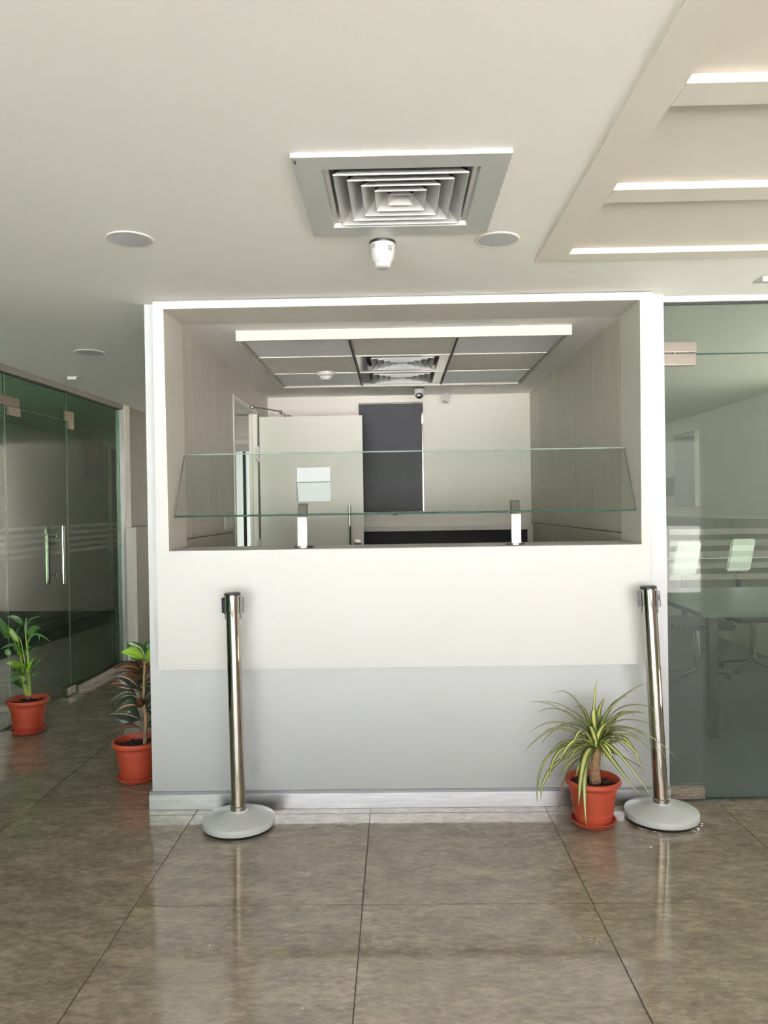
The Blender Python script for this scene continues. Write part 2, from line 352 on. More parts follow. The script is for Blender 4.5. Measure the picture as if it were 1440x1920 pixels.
# ---- counter room shell
wf = thing('wall_front', 'grey painted wall around and below the service counter', 'wall', (X0, WY, 0), kind='structure')
b = B((X0, WY, 0)); yb = 3.78
b.box(X0, -1.045, WY, yb, 0, CZ); b.box(1.115, X1, WY, yb, 0, CZ); b.box(-1.045, 1.115, WY, yb, 0, 1.165); b.box(-1.045, 1.115, WY, yb, 2.312, CZ)
b.obj('grey_wall', 'greywall', wf)
IX0, IX1, IY, IZ = -1.043, 1.1135, 6.33, 2.302
box('ceiling_counter_room', 'ceil', -1.098, X1, yb, IY+.12, IZ, IZ+.06)
tag(bpy.data.objects['ceiling_counter_room'], 'plain plaster ceiling border inside the counter room', 'ceiling', kind='structure')
# back wall of the counter room
wb = thing('wall_counter_back', 'cream back wall inside the counter room', 'wall', (0, IY, 0), kind='structure')
box('wall_face', 'cream', IX0, IX1, IY, IY+.12, 0, IZ, wb, org=(0, IY, 0))
# right wall : laminate panels with joints
wr = thing('wall_counter_right', 'taupe laminate panelled right wall inside the counter room', 'wall', (IX1, yb, 0), kind='structure')
og = (IX1, yb, 0)
box('wall_core', 'void', IX1+.012, X1, yb, IY+.12, 0, CZ, wr, org=og)
ys = [yb, 3.84, 4.32, 4.81, 5.32, 5.61, 5.95, IY]; g = .0012
for a, c in zip(ys, ys[1:]):
    box('panel', 'laminate', IX1, IX1+.012, a+g, c-g, 1.243, IZ, wr, .0006, og)
    box('panel', 'laminate', IX1, IX1+.012, a+g, c-g, 0, 1.238, wr, .0006, og)
box('outer_face', 'greywall', X1-.005, X1+.0, yb, IY+.12, 0, CZ, wr, org=og)
# left wall with doorway
wl = thing('wall_counter_left', 'taupe laminate panelled left wall with a doorway inside the counter room', 'wall', (IX0, yb, 0), kind='structure')
og = (IX0, yb, 0); DY0, DY1, DZ = 4.99, 5.80, 2.10
b = B(og); XW = -1.098; b.box(XW, IX0-.012, yb, DY0-.03, 0, CZ); b.box(XW, IX0-.012, DY1+.03, IY+.12, 0, CZ); b.box(XW, IX0-.012, DY0-.03, DY1+.03, DZ+.03, CZ); b.obj('wall_core', 'corridor', wl)
for a, c in ((yb, 3.915), (3.915, 4.45), (4.45, DY0-.03)):
    box('panel', 'laminate', IX0-.012, IX0, a+g, c-g, 1.243, IZ, wl, .0006, og)
    box('panel', 'laminate', IX0-.012, IX0, a+g, c-g, 0, 1.238, wl, .0006, og)
box('panel', 'laminate', IX0-.012, IX0, DY0-.03+g, DY1+.03-g, DZ+.033, IZ, wl, .0006, og)
box('panel', 'laminate', IX0-.012, IX0, DY1+.03+g, IY-g, 0, IZ, wl, .0006, og)

# ---- white service counter surround
SY = 3.48
sc = thing('service_counter', 'wide white laminate service counter front with a thick square frame around the opening', 'counter', (0, SY, .66))
og = (0, SY, .66)
def wedge(name, poly, y0, y1, m, par, og): return B(og).prism(poly, 'y', y0, y1).obj(name, m, par)
wedge('front_panel', [(-1.092, .66), (1.13, .66), (1.145, 1.2), (-1.092, 1.2)], SY, WY-.001, 'white', sc, og)
wedge('frame_side', [(-1.092, 1.2), (-1.037, 1.2), (-1.045, 2.303), (-1.0905, 2.335)], SY, WY-.001, 'white', sc, og)
wedge('frame_side', [(1.108, 1.2), (1.145, 1.2), (1.172, 2.335), (1.115, 2.303)], SY, WY-.001, 'white', sc, og)
wedge('frame_head', [(-1.0905, 2.335), (-1.044, 2.303), (1.115, 2.303), (1.172, 2.335)], SY, WY-.001, 'white', sc, og)
M['jamb'] = mat('jamb_laminate', srgb(205, 201, 193), .45, noise=.02, nscale=3)
M['fascia'] = mat('ceiling_fascia', srgb(188, 184, 175), .5)
wedge('jamb_lining', [(-1.0372, 1.2), (-1.034, 1.2), (-1.042, 2.303), (-1.0452, 2.303)], SY+.0005, 3.785, 'jamb', sc, og)
wedge('jamb_lining', [(1.105, 1.2), (1.1082, 1.2), (1.1152, 2.303), (1.112, 2.303)], SY+.0005, 3.785, 'jamb', sc, og)
box('head_lining', 'jamb', -1.045, 1.113, SY+.0005, 3.785, 2.3, 2.3028, sc, org=og)
box('counter_top', 'white', -1.036, 1.106, WY, 3.85, 1.166, 1.2, sc, .002, og)

# ---- aluminium skirting
bs = thing('baseboard_front', 'brushed aluminium skirting along the foot of the grey wall', 'baseboard', (X0, 3.53, 0), kind='structure')
og = (X0, 3.53, 0)
box('skirting_plate', 'alu', X0-.012, X1, 3.53, WY-.0005, .001, .07, bs, .001, og)
box('skirting_cap', 'capgrey', X0-.012, X1, 3.535, WY-.0005, .0705, .083, bs, .0025, og)
box('skirting_return', 'alu', X0-.012, X0-.0005, WY, 3.78, .001, .083, bs, .001, og)

# ---- right glass front: header, transom pane, frameless door with patch fittings
GY = 3.60
wg = thing('window_1', 'frameless green glass partition right of the counter, transom pane above a glass door', 'window', (X1, GY, 0), kind='structure'); og = (X1, GY, 0)
box('header_channel', 'alu_frame', X1+.004, 4.9, GY-.03, GY+.03, 2.311, CZ-.001, wg, .0015, og)
box('header_shadow_gap', 'void', X1+.004, 4.9, GY-.008, GY+.008, 2.303, 2.311, wg, org=og)
box('transom_pane', 'clearg', X1+.004, 4.9, GY-.006, GY+.006, 2.078, 2.3035, wg, org=og)
dr = thing('door_1', 'frameless green glass door leaf with frosted safety stripes right of the counter', 'door', (X1, GY, 0), kind='structure')
box('glass_leaf', 'clearg', X1+.006, 2.25, GY-.006, GY+.006, .012, 2.072, dr, org=og)
box('glass_leaf', 'clearg', 2.256, 4.9, GY-.006, GY+.006, .012, 2.072, dr, org=og)
box('top_edge', 'edge', X1+.15, 4.9, GY-.0055, GY+.0055, 2.0725, 2.0765, dr, org=og)
box('bottom_edge', 'edge', X1+.006, 4.9, GY-.0055, GY+.0055, .006, .0115, dr, org=og)
for q in range(5):
    z = 1.262 - .0525*q
    box('film_stripe', 'film', X1+.03, 4.8, GY-.0075, GY-.0062, z-.027, z, dr, org=og)
box('reflection_line', 'paleedge', X1+.008, 4.8, GY-.0075, GY-.0062, 1.1235, 1.1255, dr, org=og)  # pale strip standing in for a line reflected in the glass
pf = thing('top_patch_hinge', 'satin steel two-plate patch hinge at the top corner of the right glass door', 'hinge', (X1, GY, 2.07)); og2 = (X1, GY, 2.07)
box('upper_plate', 'steel', X1+.001, 1.402, GY-.022, GY+.022, 2.081, 2.128, pf, .002, og2)
box('lower_plate', 'steel', X1+.001, 1.399, GY-.022, GY+.022, 2.022, 2.0735, pf, .002, og2)
box('pivot_pin', 'steel', 1.30, 1.306, GY-.015, GY+.015, 2.0735, 2.081, pf, 0, og2)
pf = thing('bottom_patch_fitting', 'mottled brown metal patch fitting at the foot of the right glass door', 'hinge', (X1, GY, 0)); og2 = (X1, GY, 0)
box('fitting_body', 'brownblock', X1+.001, 1.415, GY-.024, GY+.024, .008, .063, pf, .002, og2)
box('fitting_cap', 'chan', X1+.001, 1.413, GY-.02, GY+.02, .064, .069, pf, .001, og2)
box('floor_pivot_plate', 'chan', X1+.02, 1.53, GY-.07, GY+.02, .0005, .003, pf, .0005, og2)

# ---- room behind the right glass
RX, RY = 3.3, 9.8
wrr = thing('wall_glass_room_right', 'pale wall with a taupe panelled dado inside the glass room', 'wall', (RX, 6, 0), kind='structure'); og = (RX, 6, 0)
box('upper_wall', 'cream', RX, RX+.1, 6.2, RY, 1.225, CZ, wrr, org=og); box('added_window_head', 'cream', RX, RX+.1, GY+.03, 6.2, 1.98, CZ, wrr, org=og)
box('end_pier', 'cream', RX, RX+.1, GY+.03, 3.8, 0, 1.98, wrr, org=og); box('sill_wall', 'cream', RX+.013, RX+.1, 3.8, 6.2, 0, .7, wrr, org=og); box('added_window_mullion', 'white', RX+.02, RX+.08, 4.97, 5.03, .7, 1.98, wrr, org=og)  # unseen window opening, added to let daylight into the glass room
box('dado_core', 'void', RX+.012, RX+.1, 6.2, RY, 0, 1.22, wrr, org=og)
ys = [6.2, 7.57, 9.39, RY]
for a, c in zip(ys, ys[1:]): box('dado_panel', 'laminate', RX, RX+.012, a+.004, c-.004, 0, 1.218, wrr, .0006, og)
box('wall_glass_room_back', 'cream', X1, RX+.1, RY, RY+.1, 0, CZ); tag(bpy.data.objects['wall_glass_room_back'], 'pale far wall of the glass room', 'wall', kind='structure')
box('wall_glass_room_left', 'cream', X1, X1+.02, IY+.12, RY, 0, CZ); tag(bpy.data.objects['wall_glass_room_left'], 'pale left wall deep in the glass room', 'wall', kind='structure')

# ---- corridor and room behind the left glass
LF = thing('window_2', 'tall dark green glass partition along the left side of the lobby', 'window', (-2.53, 4.9, 0), kind='structure', rz=-math.atan(.0355))
def lbox(name, m, lx0, lx1, ly0, ly1, z0, z1, par, bev=0): return B().box(lx0, lx1, ly0, ly1, z0, z1, bev).obj(name, m, par)
lbox('top_channel', 'chan', -.03, .03, -8.75, 1.97, 2.297, 2.339, LF, .001)
lbox('channel_shadow_gap', 'void', -.009, .009, -8.75, 1.97, 2.288, 2.297, LF)
lbox('bottom_channel', 'chan', -.03, .03, .98, 1.97, 0, .045, LF, .001)
lbox('end_post', 'alu_frame', -.03, .03, 1.93, 1.975, .045, 2.288, LF, .002)
DL0, DL1 = .045, .905
lbox('fixed_pane', 'tinted', -.006, .006, DL1+.005, 1.93, .045, 2.288, LF)
lbox('transom_pane', 'tinted', -.006, .006, DL0, DL1, 2.083, 2.288, LF)
lbox('fixed_pane', 'tinted', -.006, .006, -2.5, DL0-.006, .01, 2.288, LF)
lbox('fixed_pane', 'tinted', -.006, .006, -8.75, -2.506, .01, 2.288, LF)

lbox('pane_joint', 'paleedge', -.0065, .0065, DL0-.005, DL0-.001, .02, 2.288, LF)
lbox('pane_joint', 'paleedge', -.0065, .0065, DL1+.0005, DL1+.0045, .05, 2.288, LF)
LD = thing('door_2', 'dark green frameless glass door leaf with long steel pull bars at the left', 'door', (-2.53, 4.9, 0), kind='structure', rz=-math.atan(.0355))
lbox('glass_leaf', 'tinted', -.006, .006, DL0, DL1, .012, 2.078, LD)
for par, a, c in ((LD, DL0+.01, DL1-.01), (LF, DL1+.01, 1.925), (LF, -2.5, DL0-.012)):
    for q in range(5):
        z = 1.288 - .0475*q
        lbox('film_stripe', 'film', .0063, .0075, a, c, z-.023, z, par)
def bar(par, x):
    y = .70
    B().tube([(x, y, .86), (x, y, 1.285)], .0115, 14).obj('pull_bar', 'chrome', par)
ph = thing('door_pull', 'pair of tall polished steel pull bars through the left glass door', 'handle', (-2.53, 4.9, 0), rz=-math.atan(.0355))
bar(ph, .062); bar(ph, -.062)
for z in (.925, 1.215):
    B().tube([(-.062, .70, z), (.062, .70, z)], .006, 10).obj('standoff', 'chrome', ph)
    B().tube([(.0076, .70, z), (.014, .70, z)], .011, 14).obj('washer', 'chrome', ph)
hg = thing('left_patch_hinge', 'brown steel patch hinge at the top near corner of the left glass door', 'hinge', (-2.53, 4.9, 0), rz=-math.atan(.0355))
lbox('upper_plate', 'bronze_steel', -.02, .02, DL0-.16, DL0+.16, 2.088, 2.145, hg, .002)
lbox('lower_plate', 'bronze_steel', -.02, .024, DL0+.02, DL0+.165, 2.025, 2.08, hg, .002)
hg = thing('patch_lock', 'small L-shaped steel patch lock at the top far corner of the left glass door', 'hinge', (-2.53, 4.9, 0), rz=-math.atan(.0355))
lbox('upper_plate', 'bronze_steel', -.02, .02, DL1-.03, DL1+.10, 2.084, 2.15, hg, .002)
lbox('lower_plate', 'bronze_steel', -.02, .02, DL1+.02, DL1+.10, 2.02, 2.083, hg, .002)
hg = thing('floor_pivot', 'dark steel floor pivot block at the foot of the left glass door', 'hinge', (-2.53, 4.9, 0), rz=-math.atan(.0355))
lbox('pivot_body', 'bronze_steel', -.024, .024, DL1-.10, DL1+.045, .006, .062, hg, .002)
lbox('pivot_cover', 'chan', .024, .03, DL1-.075, DL1+.02, .012, .052, hg, .001)
lbox('pivot_knuckle', 'chrome', .024, .034, DL1-.10, DL1-.08, .01, .058, hg, .002)
# white end post and dado beyond the glass
tp = thing('trim_14', 'narrow white post closing the far end of the left glass', 'trim', (-2.44, 6.9, 0), kind='structure'); og = (-2.44, 6.9, 0)
box('upper_post', 'cream', -2.462, -2.422, 6.88, 7.0, 1.2375, CZ-.001, tp, .001, og)
box('lower_post', 'cream', -2.448, -2.362, 6.88, 6.95, 0, 1.236, tp, .001, og)
wc = thing('wall_left', 'grey brown laminate wall of the far corridor', 'wall', (-2.5, 7, 0), kind='structure'); og = (-2.5, 7, 0)
for a, c in ((7.0, 8.2), (8.2, 9.4), (9.4, 10.5)):
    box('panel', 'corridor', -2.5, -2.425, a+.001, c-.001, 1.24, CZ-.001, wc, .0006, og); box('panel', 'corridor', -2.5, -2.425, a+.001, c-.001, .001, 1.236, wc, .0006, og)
we = thing('window_3', 'frosted glazed end of the corridor with a white beam and dark mullion', 'window', (-1.8, 10.5, 0), kind='structure'); og = (-1.8, 10.5, 0)
b = B(og); b.box(-2.5, X1+.02, 10.5, 10.6, 2.27, CZ); b.box(-2.5, X1, 10.5, 10.6, 0, .05); b.box(-1.5, X1, 10.5, 10.6, .05, 2.27); b.obj('end_wall', 'cream', we)
box('beam', 'white', -2.42, -1.5, 10.44, 10.5, 2.17, 2.27, we, .002, og)
box('mullion', 'void', -2.085, -2.045, 10.49, 10.53, .05, 2.17, we, .002, og)
M['frost'] = mat('added_frosted_glass', srgb(205, 214, 208), .5)
M['frost'].node_tree.nodes['Principled BSDF'].inputs['Transmission Weight'].default_value = .8
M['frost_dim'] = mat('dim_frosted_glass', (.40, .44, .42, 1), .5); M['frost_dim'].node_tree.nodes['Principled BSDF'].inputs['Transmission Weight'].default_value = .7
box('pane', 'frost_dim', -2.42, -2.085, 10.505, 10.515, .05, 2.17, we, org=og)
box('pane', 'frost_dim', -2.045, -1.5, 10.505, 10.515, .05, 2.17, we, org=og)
# room behind left glass
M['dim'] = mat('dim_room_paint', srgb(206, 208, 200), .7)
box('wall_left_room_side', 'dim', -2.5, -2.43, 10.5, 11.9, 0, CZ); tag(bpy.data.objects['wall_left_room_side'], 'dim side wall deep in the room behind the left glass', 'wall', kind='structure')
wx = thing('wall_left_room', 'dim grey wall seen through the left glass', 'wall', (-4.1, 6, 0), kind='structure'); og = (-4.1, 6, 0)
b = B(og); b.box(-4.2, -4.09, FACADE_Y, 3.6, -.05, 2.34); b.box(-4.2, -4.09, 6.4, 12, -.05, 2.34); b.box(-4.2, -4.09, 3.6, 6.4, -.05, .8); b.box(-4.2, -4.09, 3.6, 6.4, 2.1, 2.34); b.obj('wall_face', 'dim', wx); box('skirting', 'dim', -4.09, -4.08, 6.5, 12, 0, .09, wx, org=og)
box('added_window_pane', 'frost', -4.16, -4.15, 3.6, 6.4, .8, 2.1, wx, org=og)  # out-of-view window added to brighten the room behind the left glass
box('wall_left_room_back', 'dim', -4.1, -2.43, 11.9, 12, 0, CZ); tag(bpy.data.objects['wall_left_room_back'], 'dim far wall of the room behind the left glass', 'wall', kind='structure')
nb = thing('notice_board', 'dark notice board with rows of small lettering seen through the left glass', 'notice board', (-4.085, 10.35, 2.08)); og = (-4.085, 10.35, 2.08)
M['board'] = mat('dark_board', srgb(44, 52, 46), .5); M['boardtext'] = mat('board_lettering', srgb(22, 26, 24), .6)
box('board', 'board', -4.089, -4.06, 10.05, 10.65, 1.86, 2.34, nb, .003, og)
rr = random.Random(3); b = B(og)
for r_ in range(7):
    y = 10.2
    while y < 10.56:
        l = rr.uniform(.02, .05); b.box(-4.06, -4.058, y, min(y+l, 10.58), 2.22-.04*r_-.012, 2.22-.04*r_+.004); y += l+.016
tag(b.obj('lettering_rows', 'boardtext', nb), kind='stuff')
dd = thing('door_3', 'dark door in the room behind the left glass', 'door', (-4.085, 11.2, 0), kind='structure'); og = (-4.085, 11.2, 0)
box('door_leaf', 'board', -4.089, -4.05, 10.93, 11.6, 0, 2.28, dd, .003, og)
box('door_frame', 'dim', -4.089, -4.045, 10.88, 10.925, 0, 2.3, dd, .003, og)

# ================================================================== THINGS ON THE CEILING
def diffuser(name, label, cx, cy, z, W, D, core, plate, group=None):
    og = (cx, cy, z); t = thing(name, label, 'air vent', og, group)
    b = B(og); h = .0135; c = core/2; fl_ = c*1.12
    # flange ring
    for (x0, x1, y0, y1) in ((-W/2, W/2, -D/2, -fl_), (-W/2, W/2, fl_, D/2), (-W/2, -fl_, -fl_, fl_), (fl_, W/2, -fl_, fl_)):
        if x1-x0 > .001 and y1-y0 > .001: b.box(cx+x0, cx+x1, cy+y0, cy+y1, z-h, z-.0005)
    b.obj('flange', plate, t)
    # sloped throat
    b = B(og); 
    def ring(hx0, z0, hx1, z1, th=.0018):
        co = []
        for (hx, zz) in ((hx0, z0), (hx1, z1), (hx1-th, z1), (hx0-th, z0)):
            co.append([b.bm.verts.new(Vector((sx*hx, sy*hx, zz))) for sx, sy in ((-1, -1), (1, -1), (1, 1), (-1, 1))])
        for r0, r1 in ((0, 1), (1, 2), (2, 3), (3, 0)):
            for i in range(4):
                j = (i+1) % 4; b.bm.faces.new((co[r0][i], co[r0][j], co[r1][j], co[r1][i]))
    ring(fl_, -h, c*1.0, .045); b.obj('throat', plate, t)
    n = 4; st = c*.96/5
    for i in range(n):
        b = B(og); half = c*.96 - st*i
        ring(half, -h-.001, half-st*.92, .022); ring(half+.0006, -h-.0045, half+.0006, -h-.0005, .0022); b.obj('vane', 'diff', t)
    b = B(og); half = st
    v = [b.bm.verts.new((sx*half, sy*half, -h-.001)) for sx, sy in ((-1, -1), (1, -1), (1, 1), (-1, 1))]
    u = [b.bm.verts.new((sx*half*.55, sy*half*.55, .006)) for sx, sy in ((-1, -1), (1, -1), (1, 1), (-1, 1))]
    for i in range(4): b.bm.faces.new((v[i], v[(i+1) % 4], u[(i+1) % 4], u[i]))
    b.bm.faces.new(u); b.obj('centre_cone', 'diff', t)
    box('duct_box', 'void', cx-c*1.02, cx+c*1.02, cy-c*1.02, cy+c*1.02, z+.0455, z+.047, t, org=og)
    return t
# cut the ceiling for the large diffuser: rebuild slab with a hole
slab = [o_ for o_ in ce.children if o_.name.startswith('ceiling_slab')][0]
bpy.data.objects.remove(slab)
hx, hy, hc = .029, 2.363, .205
b = B((0, 0, CZ))
b.box(-4.2, hx-hc, FACADE_Y-.1, 12, CZ, CZ+.08); b.box(hx+hc, TRX, FACADE_Y-.1, 12, CZ, CZ+.08)
b.box(hx-hc, hx+hc, FACADE_Y-.1, hy-hc, CZ, CZ+.08); b.box(hx-hc, hx+hc, hy+hc, 12, CZ, CZ+.08)
b.box(TRX, 5.0, TRY, 3.66, CZ, CZ+.08); b.box(TRX, X1-.1, 3.66, 12, CZ, CZ+.08); b.box(X1-.1, X1+.02, 9.9, 12, CZ, CZ+.08); b.obj('ceiling_slab', 'ceil', ce)
box('ceiling_glass_room', 'tray', X1-.1, 3.42, 3.66, 9.9, CZ, CZ+.08); tag(bpy.data.objects['ceiling_glass_room'], 'ceiling of the glass room', 'ceiling', kind='structure')
dv = diffuser('ceiling_diffuser', 'large square grey four-way air diffuser on the lobby ceiling', hx, hy, CZ, .597, .597, .40, 'diff')
dg = (hx, hy, CZ)
b = B(dg); b.box(hx-.292, hx-.286, hy-.283, hy-.262, CZ-.0142, CZ-.0134); b.obj('maker_label', 'paper', dv)
def speaker(label, x, y, r, z=CZ):
    t = thing('ceiling_speaker', label, 'speaker', (x, y, z), 'round ceiling speakers')
    B((x, y, z)).lathe([(r, 0), (r, -.002), (r*.97, -.004), (r*.91, -.0045), (r*.88, -.003), (r*.88, 0)], (x, y, z), 40).obj('rim', 'tray', t)
    B((x, y, z)).lathe([(r*.885, -.0035), (r*.6, -.0052), (0, -.006)], (x, y, z), 40).obj('grille', 'grille', t)
    return t
speaker('round ceiling speaker left of the large air diffuser', -.918, 2.69, .082)
speaker('round ceiling speaker just right of the large air diffuser', .379, 2.77, .08)
speaker('small distant round ceiling speaker over the left corridor', -1.82, 4.58, .088)
speaker('round ceiling speaker seen through the open inner doorway', -1.52, 7.75, .085)

def turret(name, label, x, y, r, h, z, lens=False):
    t = thing(name, label, 'camera', (x, y, z)); og = (x, y, z)
    B(og).lathe([(0, 0), (r*1.03, 0), (r*1.03, -h*.05), (r*.98, -h*.09), (0, -h*.09)], og, 40).obj('mount_ring', 'black', t)
    B(og).lathe([(0, -h*.09), (r*.97, -h*.09), (r, -h*.16), (r*.98, -h*.4), (r*.9, -h*.6), (r*.78, -h*.76), (r*.74, -h*.78), (r*.72, -h*.75), (0, -h*.7)], og, 40).obj('housing', 'whiteplastic', t)
    if lens:
        ax = Vector((-.15, -.8, -.55))
        c = Vector(og) + Vector((0, -r*.25, -h*.62))
        B(og).lathe([(0, -.0), (r*.62, 0), (r*.66, r*.35), (r*.55, r*.5), (0, r*.52)], c, 28, ax).obj('lens_ball', 'black', t)
    else:
        B(og).lathe([(r*.72, -h*.74), (r*.70, -h*.80), (r*.64, -h*.86), (r*.56, -h*.9), (r*.3, -h*.9)], og, 40).obj('ball', 'whiteplastic', t)
        B(og).lathe([(r*.52, -h*.84), (r*.62, -h*.87), (r*.62, -h*.92), (r*.56, -h*.98), (r*.44, -h*1.01), (0, -h*1.01)], og, 40).obj('lens_collar', 'whiteplastic', t)
    return t
tc_ = turret('dome_camera', 'white dome camera with a black mounting ring in front of the large diffuser', -.033, 2.775, .046, .093, CZ)
b = B((-.033, 2.775, CZ)); rr = random.Random(8)
for (ang, z0, n_) in ((-PI/2-.75, -.018, 3), (-PI/2+.6, -.024, 4)):
    for q in range(n_):
        for s_ in range(3):
            a = ang + (s_-1)*.12; R_ = .0462; c = Vector((-.033+R_*math.cos(a), 2.775+R_*math.sin(a), CZ+z0-.0052*q-.001))
            b.box(c.x-.0022, c.x+.0022, c.y-.0012, c.y+.0012, c.z-.0008, c.z+.0008)
tag(b.obj('printed_text', 'paper', tc_), kind='stuff')
turret('dome_camera', 'small white turret camera with a black lens above the dark panel in the counter room', .195, 5.95, .042, .088, IZ, True)
sm = thing('smoke_detector', 'round white smoke detector on the counter room tile ceiling', 'smoke detector', (-.438, 4.97, 2.262)); og = (-.438, 4.97, 2.262)
B(og).lathe([(0, 0), (.056, 0), (.056, -.022), (.048, -.026), (0, -.026)], og, 32).obj('base', 'whiteplastic', sm)
B(og).lathe([(.042, -.026), (.04, -.036), (.03, -.046), (.026, -.05), (0, -.05)], og, 32).obj('sensing_chamber', 'whiteplastic', sm)
pr = thing('motion_sensor', 'small tilted white motion sensor near the ceiling of the back wall', 'sensor', (.425, 6.25, 2.27)); og = (.425, 6.25, 2.27)
box('bracket', 'whiteplastic', .405, .447, 6.22, 6.3, 2.288, 2.3, pr, .002, og)
b = B(og).box(.398, .448, 6.2, 6.235, 2.2, 2.275, .008); bmesh.ops.rotate(b.bm, verts=b.bm.verts, cent=(0, 0, 0), matrix=Matrix.Rotation(.18, 3, 'Y') @ Matrix.Rotation(-.35, 3, 'X')); b.obj('sensor_body', 'whiteplastic', pr)
box('bracket_neck', 'whiteplastic', .418, .434, 6.23, 6.26, 2.262, 2.289, pr, .002, og)
def ceil_bracket(label, x, y, s):
    og = (x, y, CZ); t = thing('ceiling_bracket', label, 'bracket', og, 'small ceiling brackets')
    box('plate', 'whiteplastic', x-s, x+s, y-.01, y+.06*s/.05, CZ-.004, CZ-.0005, t, .001, og)
    box('front_lip', 'whiteplastic', x-s, x+s*.4, y-.012, y-.006, CZ-.022, CZ-.0005, t, .001, og)
    b = B(og); b.lathe([(0, 0), (.006, 0), (.006, -.003), (0, -.004)], (x-s*.2, y+.02, CZ-.004), 12); b.obj('screw', 'black', t)
ceil_bracket('small white metal bracket on the ceiling before the left glass door', -2.255, 5.40, .045)
ceil_bracket('small white metal bracket on the ceiling before the right glass partition', 1.64, 3.30, .07)

# ---- suspended tile tray inside the counter room
sg = thing('suspended_ceiling', 'framed suspended ceiling of three by three tiles inside the counter room', 'ceiling', (.05, 4.7, 2.25)); og = (.05, 4.7, 2.25)
GX0, GX1, GY0, GY1 = -.808, .912, 3.94, 5.51
b = B(og); b.box(GX0, GX1, GY0, GY0+.02, 2.25, IZ-.0005); b.obj('front_fascia', 'fascia', sg)
b = B(og); b.box(GX0, GX0+.02, GY0+.02, GY1, 2.25, IZ-.0005); b.box(GX1-.02, GX1, GY0+.02, GY1, 2.25, IZ-.0005); b.box(GX0, GX1, GY1, GY1+.02, 2.25, IZ-.0005); b.obj('side_fascia', 'fascia', sg)
xs = [GX0+.024, -.228, .335, GX1-.024]; ys = [GY0+.022, 4.437, 4.985, GY1-.002]
for i in range(3):
    for j in range(3):
        if i == 1 and j > 0: continue
        m = 'led' if (i != 1 and j in (0, 2)) else 'mineral'
        o_ = box('led_panel' if m == 'led' else 'ceiling_tile', m, xs[i]+.008, xs[i+1]-.008, ys[j]+.004, ys[j+1]-.004, 2.262, 2.27, sg, .001, og)
for x in xs[1:3]: box('grid_gap_shade', 'void', x-.0035, x+.0035, GY0+.02, GY1, 2.2555, 2.268, sg, org=og);  # dark strips stand in for the shadow between tile columns
for x in xs:
    for s_ in (-.0075, .0055): box('grid_bar', 'fascia', x+s_-.001, x+s_+.001, GY0+.02, GY1, 2.256, 2.262, sg, org=og)
for y in ys[1:3]:
    for i in (0, 1, 2): box('grid_bar', 'fascia', xs[i]+.008, xs[i+1]-.008, y-.003, y+.003, 2.2565, 2.262, sg, org=og)
box('grid_bar', 'fascia', GX0+.02, GX1-.02, GY1-.005, GY1, 2.256, 2.262, sg, org=og)
box('backing', 'void', GX0+.02, GX1-.02, GY0+.02, GY1, 2.288, 2.29, sg, org=og)
for j, lab in ((1, 'nearer of the two square diffusers in the counter room tile ceiling'), (2, 'farther of the two square diffusers in the counter room tile ceiling')):
    cx, cy = (xs[1]+xs[2])/2, (ys[j]+ys[j+1])/2
    diffuser('ceiling_diffuser', lab, cx, cy, 2.2755, xs[2]-xs[1]-.02, ys[j+1]-ys[j]-.014, .39, 'plate', 'square diffusers in the tile ceiling').location.z = 2.2755

# ================================================================== COUNTER ROOM CONTENTS
# door frame and leaf
df = thing('door_frame', 'cream door frame in the left wall of the counter room', 'door frame', (IX0, DY0, 0)); og = (IX0, DY0, 0)
box('near_jamb', 'door', XW-.002, IX0+.006, DY0-.032, DY0+.012, 0, DZ+.03, df, .001, og)
box('far_jamb', 'door', XW-.002, IX0+.006, DY1-.012, DY1+.032, 0, DZ+.03, df, .001, og)
box('far_jamb_stop', 'door', XW+.012, IX0-.03, DY1-.03, DY1-.012, 0, DZ, df, .001, og)
box('head_jamb', 'door', XW-.002, IX0+.006, DY0+.012, DY1-.012, DZ, DZ+.03, df, .001, og)
dl = thing('inner_door', 'cream flush door standing open with a square vision window', 'door', (-1.02, DY1, 0)); og = (-1.02, DY1, 0)
LY0, LY1 = 5.775, 5.813; LX0, LX1, LT = -1.018, -.243, 2.078
wx0, wx1, wz0, wz1 = -.744, -.488, 1.437, 1.693
b = B(og); b.box(LX0, wx0, LY0, LY1, .01, LT); b.box(wx1, LX1, LY0, LY1, .01, LT); b.box(wx0, wx1, LY0, LY1, .01, wz0); b.box(wx0, wx1, LY0, LY1, wz1, LT); b.obj('leaf', 'door', dl)
for a in ((wx0-.006, wx1+.006, wz1, wz1+.006), (wx0-.006, wx1+.006, wz0-.006, wz0), (wx0-.006, wx0, wz0, wz1), (wx1, wx1+.006, wz0, wz1)):
    box('window_bead', 'door', a[0], a[1], LY0-.003, LY0+.001, a[2], a[3], dl, .0008, og)
box('vision_glass', 'mirror', wx0, wx1, LY0+.012, LY0+.018, wz0, wz1, dl, org=og)
B(og).tube([(-.345, LY0-.05, 1.06), (-.345, LY0-.05, 1.40)], .0095, 12).obj('pull_handle', 'chrome', dl)
b = B(og)
for z in (1.12, 1.34): b.tube([(-.345, LY0, z), (-.345, LY0-.05, z)], .006, 8)
b.obj('handle_post', 'chrome', dl)
B(og).lathe([(.026, 0), (.026, .006), (.014, .008), (.012, .02), (0, .021)], (-.29, LY0, 1.122), 24, Vector((0, -1, 0))).obj('lock_escutcheon', 'steel', dl)
b = B(og)
for q in range(2): pass
